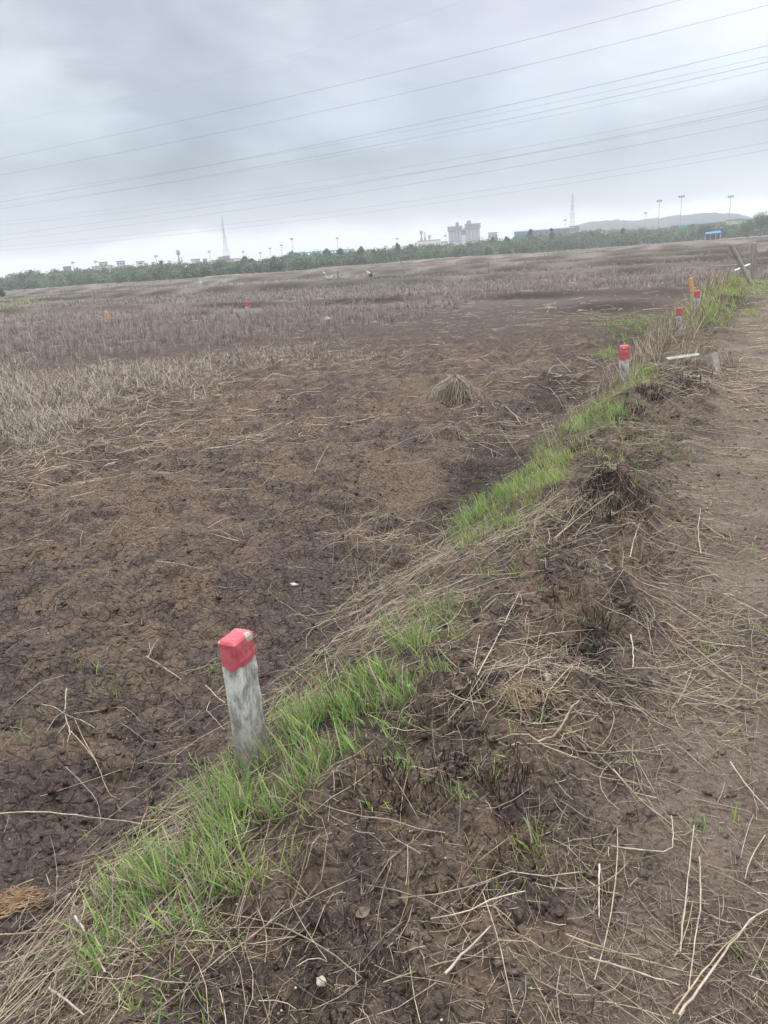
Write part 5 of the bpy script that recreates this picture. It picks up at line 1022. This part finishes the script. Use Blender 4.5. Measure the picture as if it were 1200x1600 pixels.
for px, yt, D, wp, lb, dk in ((52, 422, 335, 12, 'tallest pointed tree at the far left of the thicket', .8), (36, 426, 335, 10, 'rounded tree left of the pointed one at far left', .8), (64, 426, 335, 8, 'small tree right of the pointed one at far left', .8), (90, 422, 330, 14, 'bushy tree below the dark flat roofed structure', .85),
        (255, 407, 300, 9, 'domed dark tree left of the twin stacks', .8), (384, 400.5, 290, 14, 'dark domed tree right of the left lattice tower', .75), (396, 404, 290, 12, 'lower tree right of the dark domed tree', .8), (430, 400, 290, 18, 'broad tree between lattice tower and teal shed', .9), (458, 394, 285, 18, 'big rounded tree at the left end of the teal shed', .9),
        (513, 389, 285, 16, 'dark tree in front of the middle of the teal shed', .75), (533, 388, 285, 13, 'rounded tree in front of the right half of the teal shed', .85), (565, 385.5, 285, 13, 'pointed tree right of the teal shed', .85), (583, 390, 290, 14, 'low tree between pointed tree and chimneys', .9), (622, 380, 300, 10, 'small dark tree left of the chimneys', .8), (644, 382, 300, 11, 'rounded tree at the foot of the chimneys', .85),
        (792, 370, 330, 12, 'rounded tree left of the blue warehouse', .9), (770, 371, 330, 9, 'small tree before the pale square building', .8), (829, 358, 340, 11, 'tree standing before the left end of the blue warehouse', .8), (862, 357, 340, 8, 'dark tree before the middle of the blue warehouse', .8), (925, 361, 345, 16, 'dark tree below the left part of the hill', .8), (973, 356.5, 350, 12, 'small dark tree below the middle of the hill', .8),
        (1188, 334, 330, 34, 'largest tree at the right edge of the picture', .9), (1168, 346, 325, 20, 'tree left of the largest one at the right edge', .9), (1100, 354, 345, 24, 'dark tree behind the tarpaulin hut', .75), (1128, 356, 345, 18, 'dark tree right of the tarpaulin hut', .8), (1218, 332, 330, 34, 'tree beyond the right edge, beside the largest', .9)):
    tree(px, yt, D, wp, lb, dk)
# shrub at the left edge
c = hit(2, 464); t = thing('shrub', c, 0, 'dark bushy shrub at the left edge of the field', 'shrub'); cs = np.array([[0, 0, .8], [-.6, .2, .7], [.3, .3, .5], [-.3, -.2, 1.1], [-1.2, 0, .8]]); V, Fa, T = leafclumps(cs, np.array([.6, .6, .45, .5, .7]), 300, .09, TREEC, .9); put('foliage', np_mesh('foliage', V, Fa, MLEAF, False, {'tint': T}), t); MB().bar((0, 0, -.2), (0, 0, .7), .06).bar((0, 0, .1), (-.5, .1, .7), .04).build('stem', MBARK, t)
# ---- overhead wires: parallel spans, heading 56 degrees left of view
wa = math.radians(-56.0); wd_ = np.array([math.sin(wa), math.cos(wa)]); wn = np.array([wd_[1], -wd_[0]])
if wn[1] < 0: wn = -wn
MWIRE = paint('wire', (.22, .22, .24), (.28, .28, .30), 1.)
WR = [([(0, 193), (600, 43), (730, 0)], 92, .011, 'faintest wire, highest of all at top left'), ([(0, 248), (280, 189), (600, 117), (1062, 0)], 95, .03, 'second highest overhead wire, leaving at the top edge'), ([(0, 274), (300, 216), (600, 153), (1200, 8)], 100, .03, 'overhead wire reaching the top right corner'),
      ([(0, 306.5), (280, 266), (600, 211), (1200, 88)], 145, .03, 'wire of the second set that crosses its neighbour at left'), ([(0, 316), (280, 267), (600, 205), (1200, 71)], 130, .045, 'darkest wire of the second set, its uppermost at right'), ([(0, 322), (185, 297), (600, 231), (1200, 108)], 150, .03, 'lowest wire of the second set at right'), ([(0, 326), (185, 299), (600, 224), (1200, 97)], 140, .045, 'third wire of the second set at right'),
      ([(0, 347), (600, 267), (1200, 155)], 170, .03, 'uppermost wire of the third set'), ([(0, 352), (600, 277.5), (1200, 170)], 180, .04, 'second wire of the third set, just above its twin'), ([(0, 368), (600, 279.5), (1200, 166)], 185, .055, 'darkest wire of the third set, crossing its twin'), ([(0, 376), (600, 294.5), (1200, 187)], 190, .05, 'lowest wire of the third set'),
      ([(0, 385), (65, 381), (600, 320), (1200, 222.5)], 230, .05, 'second lowest overhead wire'), ([(0, 392), (65, 386), (600, 328.5), (1200, 234)], 235, .05, 'lowest overhead wire, nearest the skyline')]
for pts, Dp, r_, lb in WR:
    q = np.array(pts, float); cf = np.polyfit(q[:, 0], q[:, 1], 2); tt = []; zz3 = []
    for px in np.linspace(-60, 1260, 12):
        py = np.polyval(cf, px); d = ray(px, py); k = Dp/(d[0]*wn[0]+d[1]*wn[1]); tt.append(k*(d[0]*wd_[0]+d[1]*wd_[1])); zz3.append(CZ+k*d[2])
    cz3 = np.polyfit(tt, zz3, 2); cz3[0] = max(cz3[0], 1e-5) if cz3[0] < 0 else cz3[0]; T0 = np.linspace(min(tt), max(tt), 60); Zw = np.interp(T0, np.sort(tt), np.array(zz3)[np.argsort(tt)])
    ex = 40.; T1 = np.concatenate([[T0[0]-ex], T0, [T0[-1]+ex]]); Z1 = np.concatenate([[Zw[0]+(Zw[0]-Zw[1])/(T0[1]-T0[0])*ex], Zw, [Zw[-1]+(Zw[-1]-Zw[-2])/(T0[-1]-T0[-2])*ex]])
    Pw = np.stack([wn[0]*Dp+wd_[0]*T1, wn[1]*Dp+wd_[1]*T1, Z1], 1); o0 = Pw[30].copy()
    V, Fa, T = tubes((Pw-o0)[None], np.full((1, len(Pw)), r_*.62), np.array([[.1, .1, .1]]), 5)
    o = put('power_line', np_mesh('power_line', V, Fa, MWIRE), label=lb, category='overhead wire', group='overhead wires crossing the sky'); o.location = o0
# ---- air
m = bpy.data.materials.new('haze'); m.use_nodes = True; t = m.node_tree; t.nodes.clear(); pv = N(t, 'ShaderNodeVolumePrincipled'); pv.inputs['Color'].default_value = (.87, .915, .97, 1); pv.inputs['Density'].default_value = 1/1500.; pv.inputs['Anisotropy'].default_value = .2
t.links.new(pv.outputs[0], N(t, 'ShaderNodeOutputMaterial').inputs['Volume'])
zlow = float(min(z_.min(), V[:, 2].min()*0))
o = MB().box(-2450, 2450, -2450, 2450, -2.6, 66).build('haze', m, kind='stuff', label='thin pale haze in the air over the whole field', category='haze')
